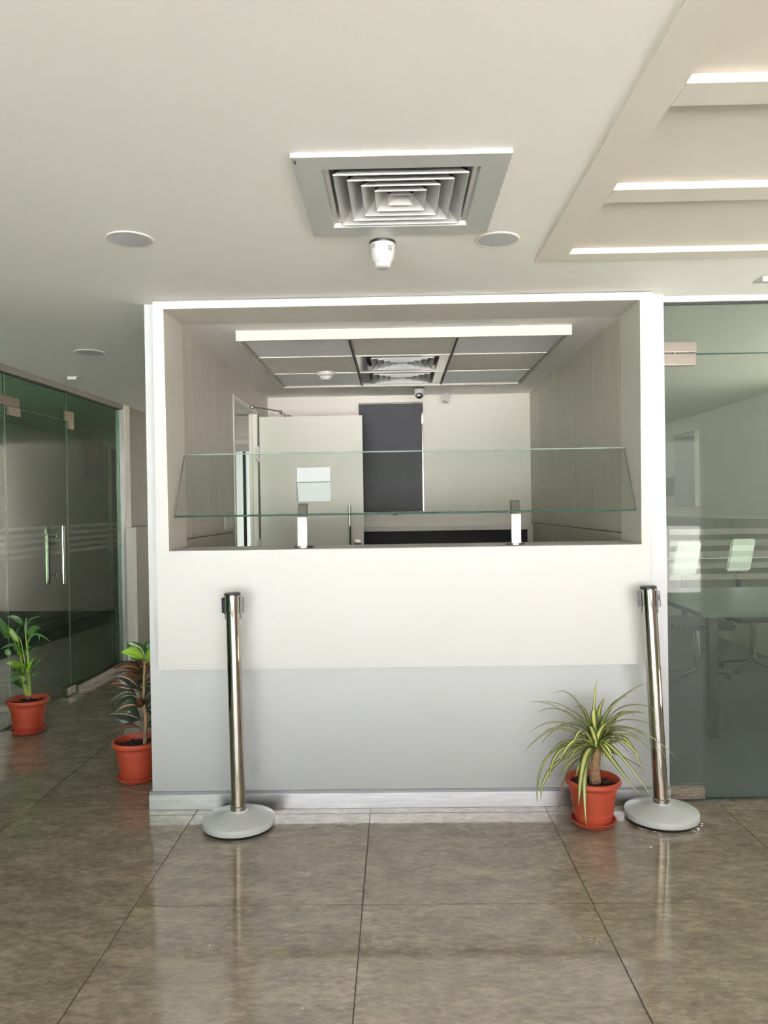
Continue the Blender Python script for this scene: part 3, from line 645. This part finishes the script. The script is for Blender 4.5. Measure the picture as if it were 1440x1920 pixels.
for z0, z1 in ((1.74, 1.86), (1.06, 1.16)):
    b = B(og); b.box(-1.046, -1.0185, LY0-.012, LY0+.002, z0, z1, .001); hh = b.obj('hinge', 'hingegrey', dl)
    b = B(og)
    for q in range(4): b.lathe([(.004, 0), (.003, .002), (0, .0025)], (-1.038+.012*(q % 2), LY0-.012, z0+.015+q*(z1-z0-.03)/3), 8, Vector((0, -1, 0)))
    b.obj('screws', 'chan', hh).location = (0, 0, 0)
cl = thing('door_closer', 'chrome folding door closer arm above the open inner door', 'door closer', (-1.02, 5.45, 2.11)); og = (-1.02, 5.45, 2.11)
B(og).lathe([(.013, -.012), (.016, 0), (.013, .012), (0, .014)], (-1.008, 5.45, 2.112), 16).obj('wall_shoe', 'chrome', cl)
B(og).tube([(-1.008, 5.45, 2.112), (-.84, 5.68, 2.103)], .006, 10).obj('arm', 'chrome', cl)
B(og).tube([(-.84, 5.68, 2.112), (-.84, 5.68, 2.09)], .011, 12).obj('elbow', 'chrome', cl)
B(og).tube([(-.84, 5.68, 2.09), (-.80, 5.775, 2.083)], .006, 10).obj('fore_arm', 'chrome', cl)
box('slide_block', 'black', -.83, -.78, 5.772, 5.80, 2.0785, 2.086, cl, .001, og)
sw = thing('switch_plate', 'white two-gang switch plate on the left laminate wall', 'switch', (IX0, 4.77, 1.3)); og = (IX0, 4.77, 1.3)
box('plate', 'whiteplastic', IX0, IX0+.008, 4.655, 4.94, 1.258, 1.348, sw, .002, og)
for y in (4.70, 4.80): box('rocker', 'whiteplastic', IX0+.008, IX0+.012, y, y+.07, 1.272, 1.334, sw, .0015, og)
# dark panel on back wall
tv = thing('wall_panel', 'tall dark grey glossy panel with a silver edge on the cream back wall', 'panel', (-.03, IY, 1.8)); og = (-.03, IY, 1.8)
box('panel_face', 'panel', -.289, .222, IY-.04, IY-.001, 1.345, 2.228, tv, .002, og)
box('top_strip', 'chrome', -.289, .232, IY-.043, IY-.001, 2.2285, 2.237, tv, .001, og)
box('side_strip', 'chrome', .2225, .232, IY-.042, IY-.001, 1.35, 2.228, tv, .001, og)
B(og).tube([(-.06, IY-.02, 1.345), (-.05, IY-.02, 1.328), (-.01, IY-.02, 1.318), (.03, IY-.02, 1.328), (.04, IY-.02, 1.345)], .003, 8).obj('hanging_cable', 'black', tv)
# low cabinet with dark front below
cb = thing('low_cabinet', 'cream framed cabinet with a dark front against the back wall', 'cabinet', (.4, 6.28, 0)); og = (.4, 6.28, 0)
b = B(og); b.box(-.9, 1.108, 6.24, IY-.001, 1.188, 1.222); b.box(1.066, 1.108, 6.24, IY-.001, 0, 1.188); b.obj('frame', 'cream', cb)
box('front_panel', 'void', -.9, 1.066, 6.27, IY-.001, .02, 1.188, cb, org=og)
# ---- sneeze guard on posts
sn = thing('sneeze_guard', 'long tilted clear glass screen held by two steel posts on the counter', 'glass screen', (.04, 3.6, 1.2)); og = (.04, 3.6, 1.2)
def quadslab(name, m, P, th, par, og):
    b = B(og); P = [Vector(p)-Vector(og) for p in P]; n = (P[1]-P[0]).cross(P[2]-P[1]).normalized()*th/2
    a = [b.bm.verts.new(p+n) for p in P]; c = [b.bm.verts.new(p-n) for p in P]
    b.bm.faces.new(a); b.bm.faces.new(c[::-1])
    for i in range(4): j = (i+1) % 4; b.bm.faces.new((a[i], c[i], c[j], a[j]))
    return b.obj(name, m, par)
A0, A1, A2, A3 = Vector((-1.019, 3.525, 1.356)), Vector((1.096, 3.525, 1.356)), Vector((1.094, 3.69, 1.652)), Vector((-1.014, 3.69, 1.652))
quadslab('glass_pane', 'guard', (A0, A1, A2, A3), .008, sn, og)
for a, c, r_, m_ in ((A0, A1, .0042, 'edge'), (A2, A3, .0032, 'paleedge'), (A0, A3, .003, 'chan'), (A1, A2, .003, 'chan')):
    B(og).tube([a, c], r_, 6).obj('polished_edge', m_, sn)
for x in (-.435, .555):
    pt = B(og); pt.box(x-.0205, x+.0205, 3.555, 3.59, 1.212, 1.345, .002); p_ = pt.obj('post', 'steel', sn)
    q = B(og); q.prism([(3.553, 1.343), (3.592, 1.343), (3.612, 1.402), (3.60, 1.408), (3.575, 1.402)], 'x', x-.0205, x+.0205); q.obj('clamp_head', 'chan', sn)
    q = B(og); q.lathe([(0, 0), (.045, 0), (.045, .008), (.041, .011), (0, .011)], (x, 3.60, 1.2005), 32); q.obj('post_flange', 'steel', sn)

# ================================================================== GLASS ROOM CONTENTS
ib = thing('wall_board', 'flat pale rectangular board on the right wall of the glass room', 'board', (RX, 8.7, 1.75)); og = (RX, 8.7, 1.75)
box('board', 'alu_frame', RX-.05, RX-.001, 8.40, 9.0, 1.34, 2.17, ib, .003, og); box('side_trim', 'chairwhite', RX-.052, RX-.001, 8.385, 8.40, 1.34, 2.17, ib, .001, og)
ic = thing('switch_box', 'grey switch box left of the pale board in the glass room', 'switch box', (RX, 9.25, 1.58)); og = (RX, 9.25, 1.58)
box('box_body', 'chan', RX-.03, RX-.001, 9.05, 9.3, 1.46, 1.69, ic, .003, og); box('white_plate', 'whiteplastic', RX-.03, RX-.001, 9.31, 9.5, 1.46, 1.69, ic, .003, og)
tb = thing('conference_table', 'long grey table inside the glass room', 'table', (2.5, 5.1, 0)); og = (2.5, 5.1, 0)
box('table_top', 'table', 1.75, 3.15, 4.45, 5.75, .72, .75, tb, .004, og)
for x in (1.85, 3.05):
    for y in (4.55, 5.65): box('leg', 'black', x-.025, x+.025, y-.025, y+.025, 0, .72, tb, .003, og)
def office_chair(label, x, y):
    og = (x, y, 0); t = thing('office_chair', label, 'chair', og, 'white backed chairs at the glass room table')
    b = B(og); b.box(x-.1, x+.1, y, y+.025, .80, 1.07, .012)
    bmesh.ops.transform(b.bm, matrix=Matrix.Rotation(.22, 4, 'Y') , verts=[]) 
    for v in b.bm.verts: v.co.x += (v.co.z-.9)*.2
    b.obj('backrest', 'chairwhite', t)
    box('back_upright', 'black', x-.02, x+.02, y+.03, y+.05, .45, .95, t, .004, og)
    box('seat', 'black', x-.22, x+.22, y-.42, y+.02, .42, .48, t, .02, og)
    B(og).tube([(x, y-.2, .08), (x, y-.2, .42)], .025, 12).obj('gas_lift', 'chrome', t)
    for k in range(5):
        a = 2*PI*k/5; B(og).tube([(x, y-.2, .09), (x+.24*math.cos(a), y-.2+.24*math.sin(a), .045)], [.02, .012], 8).obj('base_leg', 'black', t)
        c = (x+.24*math.cos(a), y-.2+.24*math.sin(a), .026); B(og).lathe([(0, -.012), (.025, -.012), (.025, .012), (0, .012)], c, 12, Vector((-math.sin(a), math.cos(a), 0))).obj('castor', 'black', t)
    for s_ in (-1, 1): box('armrest', 'black', x+s_*.25-.02, x+s_*.25+.02, y-.3, y-.05, .64, .67, t, .006, og); box('arm_post', 'black', x+s_*.25-.012, x+s_*.25+.012, y-.2, y-.17, .45, .64, t, .003, og)
office_chair('white backed office chair nearer the counter, behind the right glass door', 2.32, 6.2)
office_chair('white backed office chair farther right behind the right glass door', 2.90, 6.52)

# ================================================================== STANCHIONS
def stanchion(label, x, y, lean, clips):
    og = (x, y, 0); t = thing('queue_stanchion', label, 'stanchion', og, 'retractable belt posts before the counter')
    B(og).lathe([(0, 0), (.15, 0), (.152, .012), (0, .012)], og, 56).obj('rubber_ring', 'black', t)
    B(og).lathe([(.15, .0115), (.1560, .0125), (.1570, .0145), (.1570, .0365), (.1560, .0385), (.1535, .0400), (.10, .052), (.055, .062), (.038, .069), (.035, .075), (0, .075)], og, 64).obj('base', 'basegrey', t)
    ax = Vector((lean, 0, 1)).normalized()
    p0 = Vector((x, y, .055))
    B(og).lathe([(.0315, 0), (.0315, .885)], p0, 40, ax).obj('pole', 'chrome', t)
    B(og).lathe([(.0318, .0), (.035, .0), (.035, .028), (.0318, .030)], p0+ax*.008, 40, ax).obj('collar', 'steel', t)
    B(og).lathe([(.0316, .885), (.033, .886), (.033, .955), (.0315, .956), (0, .956)], p0, 40, ax).obj('head', 'chrome', t)
    B(og).lathe([(.034, .956), (.036, .957), (.036, .964), (.031, .968), (0, .968)], p0, 40, ax).obj('top_cap', 'black', t)
    q = Vector((0, 0, 1)).rotation_difference(ax)
    for a in clips:
        b = B((0, 0, 0)); b.box(.029, .038, -.011, .011, .875, .95, .001); b.box(.029, .036, -.008, .008, .85, .876, .002); b.box(.043, .047, -.013, .013, .878, .945, .001); b.box(.037, .044, -.008, .008, .905, .93)
        bmesh.ops.rotate(b.bm, verts=b.bm.verts, cent=(0, 0, 0), matrix=Matrix.Rotation(a, 3, 'Z'))
        for v in b.bm.verts: v.co = q @ v.co + Vector((0, 0, .055))
        b.obj('belt_clip', 'black', t)
    return t
stanchion('shiny steel queue post left of centre, pale grey round base', -.708, 3.345, -.012, (.25, PI-.25, PI/2, -PI/2+PI))
st2 = stanchion('leaning shiny steel queue post behind the spiky plant, base with chipped paint', 1.146, 3.385, -.046, (-.35, PI-.35, PI/2-.1))
# chipped paint flakes around the right base
rr = random.Random(5)
b = B((0, 0, 0))
def chips(b, spots, s0, s1, z=0.0008):
    for (x, y) in spots:
        s_ = rr.uniform(s0, s1); n_ = rr.randint(4, 6); a0 = rr.random()*6
        top = b.bm.verts.new((x, y, z+s_*.5)); ring_ = [b.bm.verts.new((x+s_*math.cos(a0+2*PI*k/n_)*rr.uniform(.6, 1.3), y+s_*.7*math.sin(a0+2*PI*k/n_), z)) for k in range(n_)]
        for k in range(n_): b.bm.faces.new((ring_[k], ring_[(k+1) % n_], top))
sp = []
for k in range(26):
    a = rr.choice([rr.uniform(-1.15, .1), rr.uniform(-2.6, -1.9)]); r_ = .157 + abs(rr.gauss(0, .008)); sp.append((1.146+r_*math.cos(a), 3.385+r_*math.sin(a)))
sp += [(.985, 3.17), (1.005, 3.10), (.99, 2.93), (1.28, 3.53), (.96, 3.24)]
chips(b, sp, .002, .0055); tag(b.obj('paint_flakes', 'chalk'), 'white paint flakes on the floor around the chipped post base', 'paint flakes', kind='stuff')
b = B((0, 0, 0)); sp = [(rr.uniform(-.62, .05), rr.uniform(2.35, 3.2)) for _ in range(16)] + [(.62+rr.gauss(0, .02), 2.44+rr.gauss(0, .02)) for _ in range(14)] + [(rr.uniform(-2, 1.5), rr.uniform(1.8, 3.3)) for _ in range(14)]
chips(b, sp, .0012, .0028); tag(b.obj('crumbs', 'chalk'), 'tiny white crumbs scattered on the tiles before the counter', 'crumbs', kind='stuff')

# ================================================================== POTTED PLANTS
def pot(t, x, y, s=1.0):
    og = (x, y, 0)
    B(og).lathe([(0, .004), (.082*s, .002), (.092*s, .006), (.103*s, .024*s), (.106*s, .027*s), (.106*s, .030*s), (.101*s, .030*s), (.088*s, .012), (0, .010)], og, 48).obj('saucer', 'terra', t)
    B(og).lathe([(0, .011), (.079*s, .011), (.084*s, .018), (.0895*s, .058*s), (.0915*s, .0585*s), (.0915*s, .062*s), (.0905*s, .0625*s), (.106*s, .158*s), (.1085*s, .159*s), (.1085*s, .165*s), (.1075*s, .166*s), (.110*s, .182*s),
                 (.120*s, .186*s), (.1265*s, .194*s), (.1285*s, .204*s), (.1265*s, .213*s), (.120*s, .217*s), (.114*s, .213*s), (.111*s, .2*s), (.108*s, .178*s), (.10*s, .12*s), (0, .12*s)], og, 56).obj('pot', 'terra', t)
    b = B(og); rr = random.Random(int(abs(x)*100)); n = 40
    b.lathe([(0, .192*s), (.03*s, .194*s), (.07*s, .188*s), (.108*s, .182*s)], og, n)
    for v in b.bm.verts: v.co.z += rr.uniform(-.004, .004)
    b.obj('soil', 'soil', t)
    b = B(og)
    for k in range(60):
        a = rr.random()*6.28; r_ = rr.random()**.5*.098*s; s_ = rr.uniform(.002, .006)
        b.box(x+r_*math.cos(a)-s_, x+r_*math.cos(a)+s_, y+r_*math.sin(a)-s_, y+r_*math.sin(a)+s_, .185*s, .192*s+s_)
    tag(b.obj('soil_crumbs', 'soil', t), kind='stuff')
def leaf(t, name, m, P, wd, og, prof='strap', nseg=12, fold=.25, side=None, twist=0):
    """P: 3 or 4 bezier control points (root coordinates), wd: full width in metres"""
    P = [Vector(p) for p in P]
    if len(P) == 3: bz = lambda u: P[0]*(1-u)**2 + P[1]*2*u*(1-u) + P[2]*u*u
    else: bz = lambda u: P[0]*(1-u)**3 + P[1]*3*u*(1-u)**2 + P[2]*3*u*u*(1-u) + P[3]*u**3
    me = bpy.data.meshes.new(name); V = []; Fc = []; at = []
    cols = (-1, -.5, 0, .5, 1)
    for i in range(nseg+1):
        u = i/nseg; p = bz(u); d = (bz(min(1, u+.02)) - bz(max(0, u-.02))).normalized()
        sd = side if side is not None else d.cross(Vector((0, 0, 1)))
        if sd.length < .15: sd = Vector((1, .2, 0))
        sd = (sd - d*sd.dot(d)).normalized(); nrm = sd.cross(d)
        if nrm.z < 0 and side is None: nrm = -nrm
        if twist: R_ = Matrix.Rotation(twist*u, 3, d); sd = R_ @ sd; nrm = R_ @ nrm
        if prof == 'strap': wv = min(1, .45+u*2.2)*max(0, 1-u**3.2)**.8
        elif prof == 'broad': wv = 0 if u < .12 else math.sin(PI*min(1, ((u-.12)/.88))**.8)**.85
        else: wv = math.sin(PI*min(1, u*.96+.04)**.75)
        wv = max(wv, .05)*wd/2
        for c in cols:
            V.append(p + sd*c*wv + nrm*abs(c)*wv*fold); at.append((c, u, 0))
    nc = len(cols)
    for i in range(nseg):
        for j in range(nc-1): a = i*nc+j; Fc.append((a, a+1, a+nc+1, a+nc))
    me.from_pydata([tuple(v) for v in V], [], Fc); me.polygons.foreach_set('use_smooth', [True]*len(Fc))
    A = me.attributes.new('leaf', 'FLOAT_VECTOR', 'POINT'); A.data.foreach_set('vector', [c for v in at for c in v])
    me.materials.append(M[m]); o_ = bpy.data.objects.new(name, me); C.objects.link(o_); o_.parent = t
    so = o_.modifiers.new('thickness', 'SOLIDIFY'); so.thickness = .0008
    return o_

# -- spiky variegated plant (right)
PX, PY = .835, 3.335
t = thing('potted_plant', 'bushy spiky plant with cream and green striped leaves, potted beside the leaning steel post', 'plant', (PX, PY, 0))
pot(t, PX, PY, .93); og = (PX, PY, 0)
K = PY/1441.18
def px(u, v, dy=0):   # small design grid of this plant, in pot coordinates
    return Vector(((u-1117)*K + .014, dy, (948-v)*K + 1.3866))
crown = px(1119, 1404)
b = B(og); zz = [.17, .22, .27, .31, .345]
b.tube([(PX+.012+crown.x*0, PY, .17), (PX+crown.x*.6, PY, .24), (PX+crown.x, PY, .33)], [.024, .019, .021], 14); b.obj('stem', 'bark', t)
rr = random.Random(21); b = B(og)
for k in range(14):
    a = rr.random()*6.28; b.tube([(PX+.017*math.cos(a)+.006, PY+.017*math.sin(a), .17+rr.random()*.02), (PX+.02*math.cos(a+.2)+.008, PY+.02*math.sin(a+.2), .24+rr.random()*.05)], [.004, .002], 5)
b.obj('stem_fibres', 'bark', t)
L = [ # control pixel, tip pixel, depth of tip, width
 (1075,1325,1008,1311,-.05,.019),(1060,1330,1000,1322,.05,.012),(1085,1305,1047,1310,.08,.012),(1120,1330,1132,1289,.10,.009),(1130,1335,1206,1283,-.02,.024),
 (1150,1318,1223,1327,-.06,.020),(1150,1342,1211,1342,.02,.018),(1150,1350,1218,1350,.08,.014),(1060,1340,977,1396,-.10,.014),(1070,1345,1014,1393,-.02,.018),
 (1060,1350,998,1382,.06,.016),(1170,1345,1253,1412,-.12,.018),(1165,1350,1264,1442,-.05,.008),(1165,1358,1233,1428,.04,.012),(1160,1360,1185,1435,-.16,.018),
 (1150,1400,1202,1479,-.16,.020),(1128,1405,1173,1464,-.20,.022),(1085,1395,1065,1480,-.19,.024),(1086,1410,1084,1530,-.135,.018),(1030,1420,1005,1482,-.10,.018),
 (1045,1385,1020,1443,-.12,.020),(1055,1380,1012,1445,-.02,.020),(1020,1400,1003,1500,-.04,.016),(1160,1355,1225,1397,.02,.020),(1100,1330,1085,1335,.05,.024),
 (1110,1345,1112,1325,-.04,.022),(1117,1340,1116,1330,.02,.020),(1125,1345,1142,1318,.06,.018),(1090,1340,1052,1322,-.08,.020),(1085,1350,1060,1375,-.16,.020),
 (1075,1365,1035,1410,-.15,.020),(1150,1370,1175,1400,-.18,.020),(1145,1360,1200,1385,-.14,.020),(1140,1372,1165,1372,-.13,.020),(1100,1375,1078,1400,.10,.016),
 (1140,1380,1160,1420,.12,.014),(1065,1372,1030,1385,.10,.018),(1170,1340,1205,1360,.12,.018),(1120,1360,1130,1345,-.10,.020),(1105,1362,1095,1352,-.10,.020),
 (1150,1330,1190,1320,.10,.014),(1075,1400,1050,1430,.08,.014),(1155,1345,1240,1372,.03,.012),(1070,1335,1020,1350,.12,.014),(1090,1390,1040,1420,-.08,.016)]
for i, (cu, cv, tu, tv_, dy, wd) in enumerate(L):
    base = crown + Vector((rr.uniform(-.012, .012), rr.uniform(-.012, .012), rr.uniform(-.02, .03)))
    mid = px(cu, cv, dy*.55); tip = px(tu, tv_, dy); mid = mid*1.0 + (mid - (base+tip)/2)*.45
    leaf(t, 'leaf', 'variegated', (base, mid, tip), wd*1.4, og, 'strap', 14, .22)
for k in range(34):      # the dense inner tuft
    a = rr.uniform(0, 2*PI); el = rr.uniform(-.1, 1.25); ln = rr.uniform(.11, .21)
    d = Vector((math.cos(a)*math.cos(el), math.sin(a)*math.cos(el)*.8, math.sin(el)))
    base = crown + Vector((rr.uniform(-.01, .01), rr.uniform(-.01, .01), rr.uniform(-.03, .03)))
    tip = base + d*ln + Vector((0, 0, -.35*ln*math.cos(el)-.02))
    mid = base + d*ln*.62 + Vector((0, 0, .02))
    leaf(t, 'leaf', 'variegated', (base, mid, tip), rr.uniform(.016, .024), og, 'strap', 10, .22)
for (cu, cv, tu, tv_, dy) in ((1150,1398,1194,1432,-.14),(1048,1415,1038,1500,-.1),(1075,1405,1062,1440,.06)):
    leaf(t, 'leaf', 'dryleaf', (crown - Vector((0, 0, .02)), px(cu, cv, dy*.5), px(tu, tv_, dy)), .010, og, 'strap', 10, .5)

# -- croton by the wall corner
QX, QY = -1.352, 3.93
t = thing('potted_plant', 'bronze and green broad-leaved plant in a terracotta pot, half hidden by the counter wall', 'plant', (QX, QY, 0))
pot(t, QX, QY, .97); og = (QX, QY, 0); K2 = QY/1441.18
def qx(u, v, dy=0):   # crop units (6 per pixel) of the croton close-up
    return Vector(((180+u/6-742)*K2 - QX, dy, (955-(1180+v/6))*K2 + 1.3866))
sp = [qx(488, 1290), qx(495, 1180), qx(508, 1050), qx(500, 950), qx(488, 870), qx(487, 700), qx(492, 560), qx(500, 430), qx(512, 350)]
B(og).tube([p + Vector(og) for p in sp], [.0095, .009, .0085, .0085, .008, .007, .006, .006, .005], 12).obj('stem', 'bark', t)
CR = [ # base, ctrl, tip, depth, width, material
 ((520,350),(430,250),(330,118),-.02,.060,'darkgreen'),((535,335),(560,230),(598,118),.03,.062,'darkgreen'),((505,352),(450,200),(285,230),-.06,.040,'lime'),((520,395),(560,270),(640,240),-.05,.042,'lime'),
 ((490,485),(400,340),(255,405),-.08,.040,'bronze'),((485,480),(350,380),(130,430),.0,.030,'bronze'),((470,580),(440,470),(330,430),-.09,.022,'bronze'),((465,712),(350,470),(190,505),-.05,.052,'pinkrib'),
 ((430,690),(300,560),(108,605),-.02,.034,'bronze'),((415,775),(360,600),(130,788),-.04,.028,'blackish'),((450,885),(360,780),(205,890),-.05,.062,'pinkrib'),((462,1040),(340,900),(108,935),-.04,.066,'blackish'),
 ((465,1135),(340,1010),(110,1158),-.03,.018,'bronze'),((495,560),(560,480),(640,480),-.05,.045,'bronze'),((490,620),(570,540),(660,640),.0,.045,'blackish'),((495,720),(560,560),(650,560),.03,.045,'darkgreen'),
 ((495,800),(560,660),(650,700),-.03,.045,'blackish'),((500,900),(560,820),(650,800),-.02,.040,'pinkrib'),((500,900),(560,900),(640,1010),.03,.035,'blackish'),((505,1100),(560,1080),(640,1000),0,.022,'blackish'),
 ((485,880),(470,790),(470,735),-.08,.035,'bronze'),((490,640),(480,560),(465,520),.05,.05,'blackish'),((500,430),(450,330),(400,300),.07,.05,'bronze'),((500,450),(530,400),(600,350),.05,.05,'bronze'),
 ((488,560),(420,520),(300,480),.08,.05,'darkgreen'),((490,700),(430,640),(350,700),.08,.045,'blackish')]
for (a, c, d, dy, wd, m) in CR:
    P0, P1, P2 = qx(*a), qx(*c, dy*.6), qx(*d, dy); wd *= 1.5
    dd_ = (P2-P0); sdv = Vector((0, 1, .35)) if m != 'x' else None
    sdv = dd_.cross(Vector((0, -.8, .55))).normalized()
    leaf(t, 'leaf', m, (P0, P1, P2), wd, og, 'broad', 12, .18, sdv)

# -- small palm at far left
RX_, RY_ = -2.335, 4.80
t = thing('potted_plant', 'slender green palm with arching leaves in a terracotta pot by the left glass', 'plant', (RX_, RY_, 0))
pot(t, RX_, RY_, 1.0); og = (RX_, RY_, 0); K3 = RY_/1441.18
def rx(u, v, dy=0):   # crop units (7.386 per pixel) of the palm close-up
    return Vector(((u/7.386-742)*K3 - RX_, dy, (964-(1140+v/7.386))*K3 + 1.3866))
for pts in (((330,1260),(320,1000),(300,620),(285,400),(300,170)),((290,1260),(260,1050),(215,700),(185,520),(130,360)),((310,1260),(305,1000),(270,800),(220,500),(180,420)),
            ((270,1260),(240,1100),(215,850),(190,600),(90,440)),((340,1250),(330,1050),(320,900),(315,500),(330,440)),((300,1260),(270,1150),(230,1050),(200,1000),(170,1020)),((320,1260),(310,1100),(330,940),(380,820),(430,720))):
    B(og).tube([rx(*p) + Vector(og) for p in pts], [.006, .0055, .0045, .003, .0015], 8).obj('cane', 'greenstem', t)
PL = [((258,280),(200,130),(70,150),-.05,.026,'palmleaf'),((290,400),(285,280),(300,170),0,.016,'palmleaf'),((315,225),(370,170),(470,165),.03,.010,'palmleaf'),((310,250),(340,235),(385,240),0,.008,'palmleaf'),
 ((320,520),(360,330),(460,340),.04,.020,'palmleaf'),((318,560),(420,320),(670,495),-.04,.016,'palmleaf'),((300,420),(340,290),(440,330),.06,.022,'palmleaf'),((170,430),(190,330),(258,275),-.03,.014,'palmleaf'),
 ((195,520),(110,320),(50,290),-.04,.026,'palmlime'),((80,440),(20,250),(-20,100),-.08,.040,'palmleaf'),((80,440),(10,400),(-60,330),0,.030,'palmleaf'),((200,560),(80,520),(-30,600),-.03,.016,'palmleaf'),
 ((215,640),(150,590),(110,620),.03,.016,'palmleaf'),((240,760),(260,600),(330,590),.05,.022,'palmleaf'),((300,620),(350,560),(370,630),-.05,.016,'palmleaf'),((330,680),(400,590),(480,600),.0,.010,'palmleaf'),
 ((215,890),(170,760),(75,785),-.07,.034,'palmlime'),((260,860),(240,770),(220,790),-.08,.018,'palmlime'),((300,880),(290,780),(255,790),-.08,.016,'palmlime'),((310,950),(350,860),(450,705),-.05,.022,'palmlime'),
 ((350,900),(400,760),(440,800),-.02,.016,'palmleaf'),((350,880),(420,790),(490,740),.05,.010,'palmleaf'),((210,900),(160,900),(165,1000),-.06,.014,'palmleaf'),((350,990),(400,900),(485,885),-.03,.014,'palmleaf'),
 ((350,1000),(420,950),(485,950),0,.010,'palmleaf'),((215,990),(150,980),(70,1000),-.03,.010,'palmleaf'),((215,1010),(120,1010),(80,1095),-.06,.014,'palmleaf'),((270,1075),(310,1030),(385,1070),-.08,.018,'palmleaf'),
 ((240,1150),(215,1080),(160,1040),-.05,.012,'palmleaf'),((235,1120),(190,1020),(215,1010),-.09,.024,'palmleaf'),((200,650),(190,560),(170,530),-.05,.030,'palmleaf'),((130,960),(60,950),(5,935),.0,.008,'palmleaf'),
 ((280,980),(270,900),(275,850),-.09,.018,'palmleaf'),((260,700),(230,640),(240,620),-.07,.02,'palmlime'),((300,850),(320,780),(320,700),.02,.022,'palmleaf'),((60,700),(20,620),(-20,640),0,.03,'palmleaf'),
 ((480,400),(478,440),(475,490),.0,.008,'palmleaf'),((250,940),(235,900),(230,910),-.08,.016,'palmlime')]
for (a, c, d, dy, wd, m) in PL:
    P0, P1, P2 = rx(*a, dy*.2), rx(*c, dy*.7), rx(*d, dy)
    leaf(t, 'leaf', m, (P0, P1 + (P1-(P0+P2)/2)*.3, P2), wd*1.25, og, 'lance', 10, .2, (P2-P0).cross(Vector((0, -.85, .45))).normalized())
B(og).tube([(RX_-.12, RY_-.04, .222), (RX_-.03, RY_-.03, .2)], .0022, 5).obj('fallen_stalk', 'bark', t)

# pieces that belong to a part become its sub-parts
def nest(kids, host):
    for o_ in list(bpy.data.objects):
        if o_.parent and o_.name.split('.')[0] == kids and o_.parent.type == 'EMPTY':
            h = [c for c in o_.parent.children if c.name.split('.')[0] == host]
            if h and tuple(h[0].location) == (0, 0, 0): o_.parent = h[0]
nest('soil', 'pot'); nest('soil_crumbs', 'pot'); nest('belt_clip', 'head'); nest('top_cap', 'head'); nest('rocker', 'plate'); nest('stem_fibres', 'stem')
nest('handle_post', 'pull_handle'); nest('vision_glass', 'leaf'); nest('window_bead', 'leaf'); nest('printed_text', 'housing'); nest('lens_ball', 'housing'); nest('maker_label', 'flange')
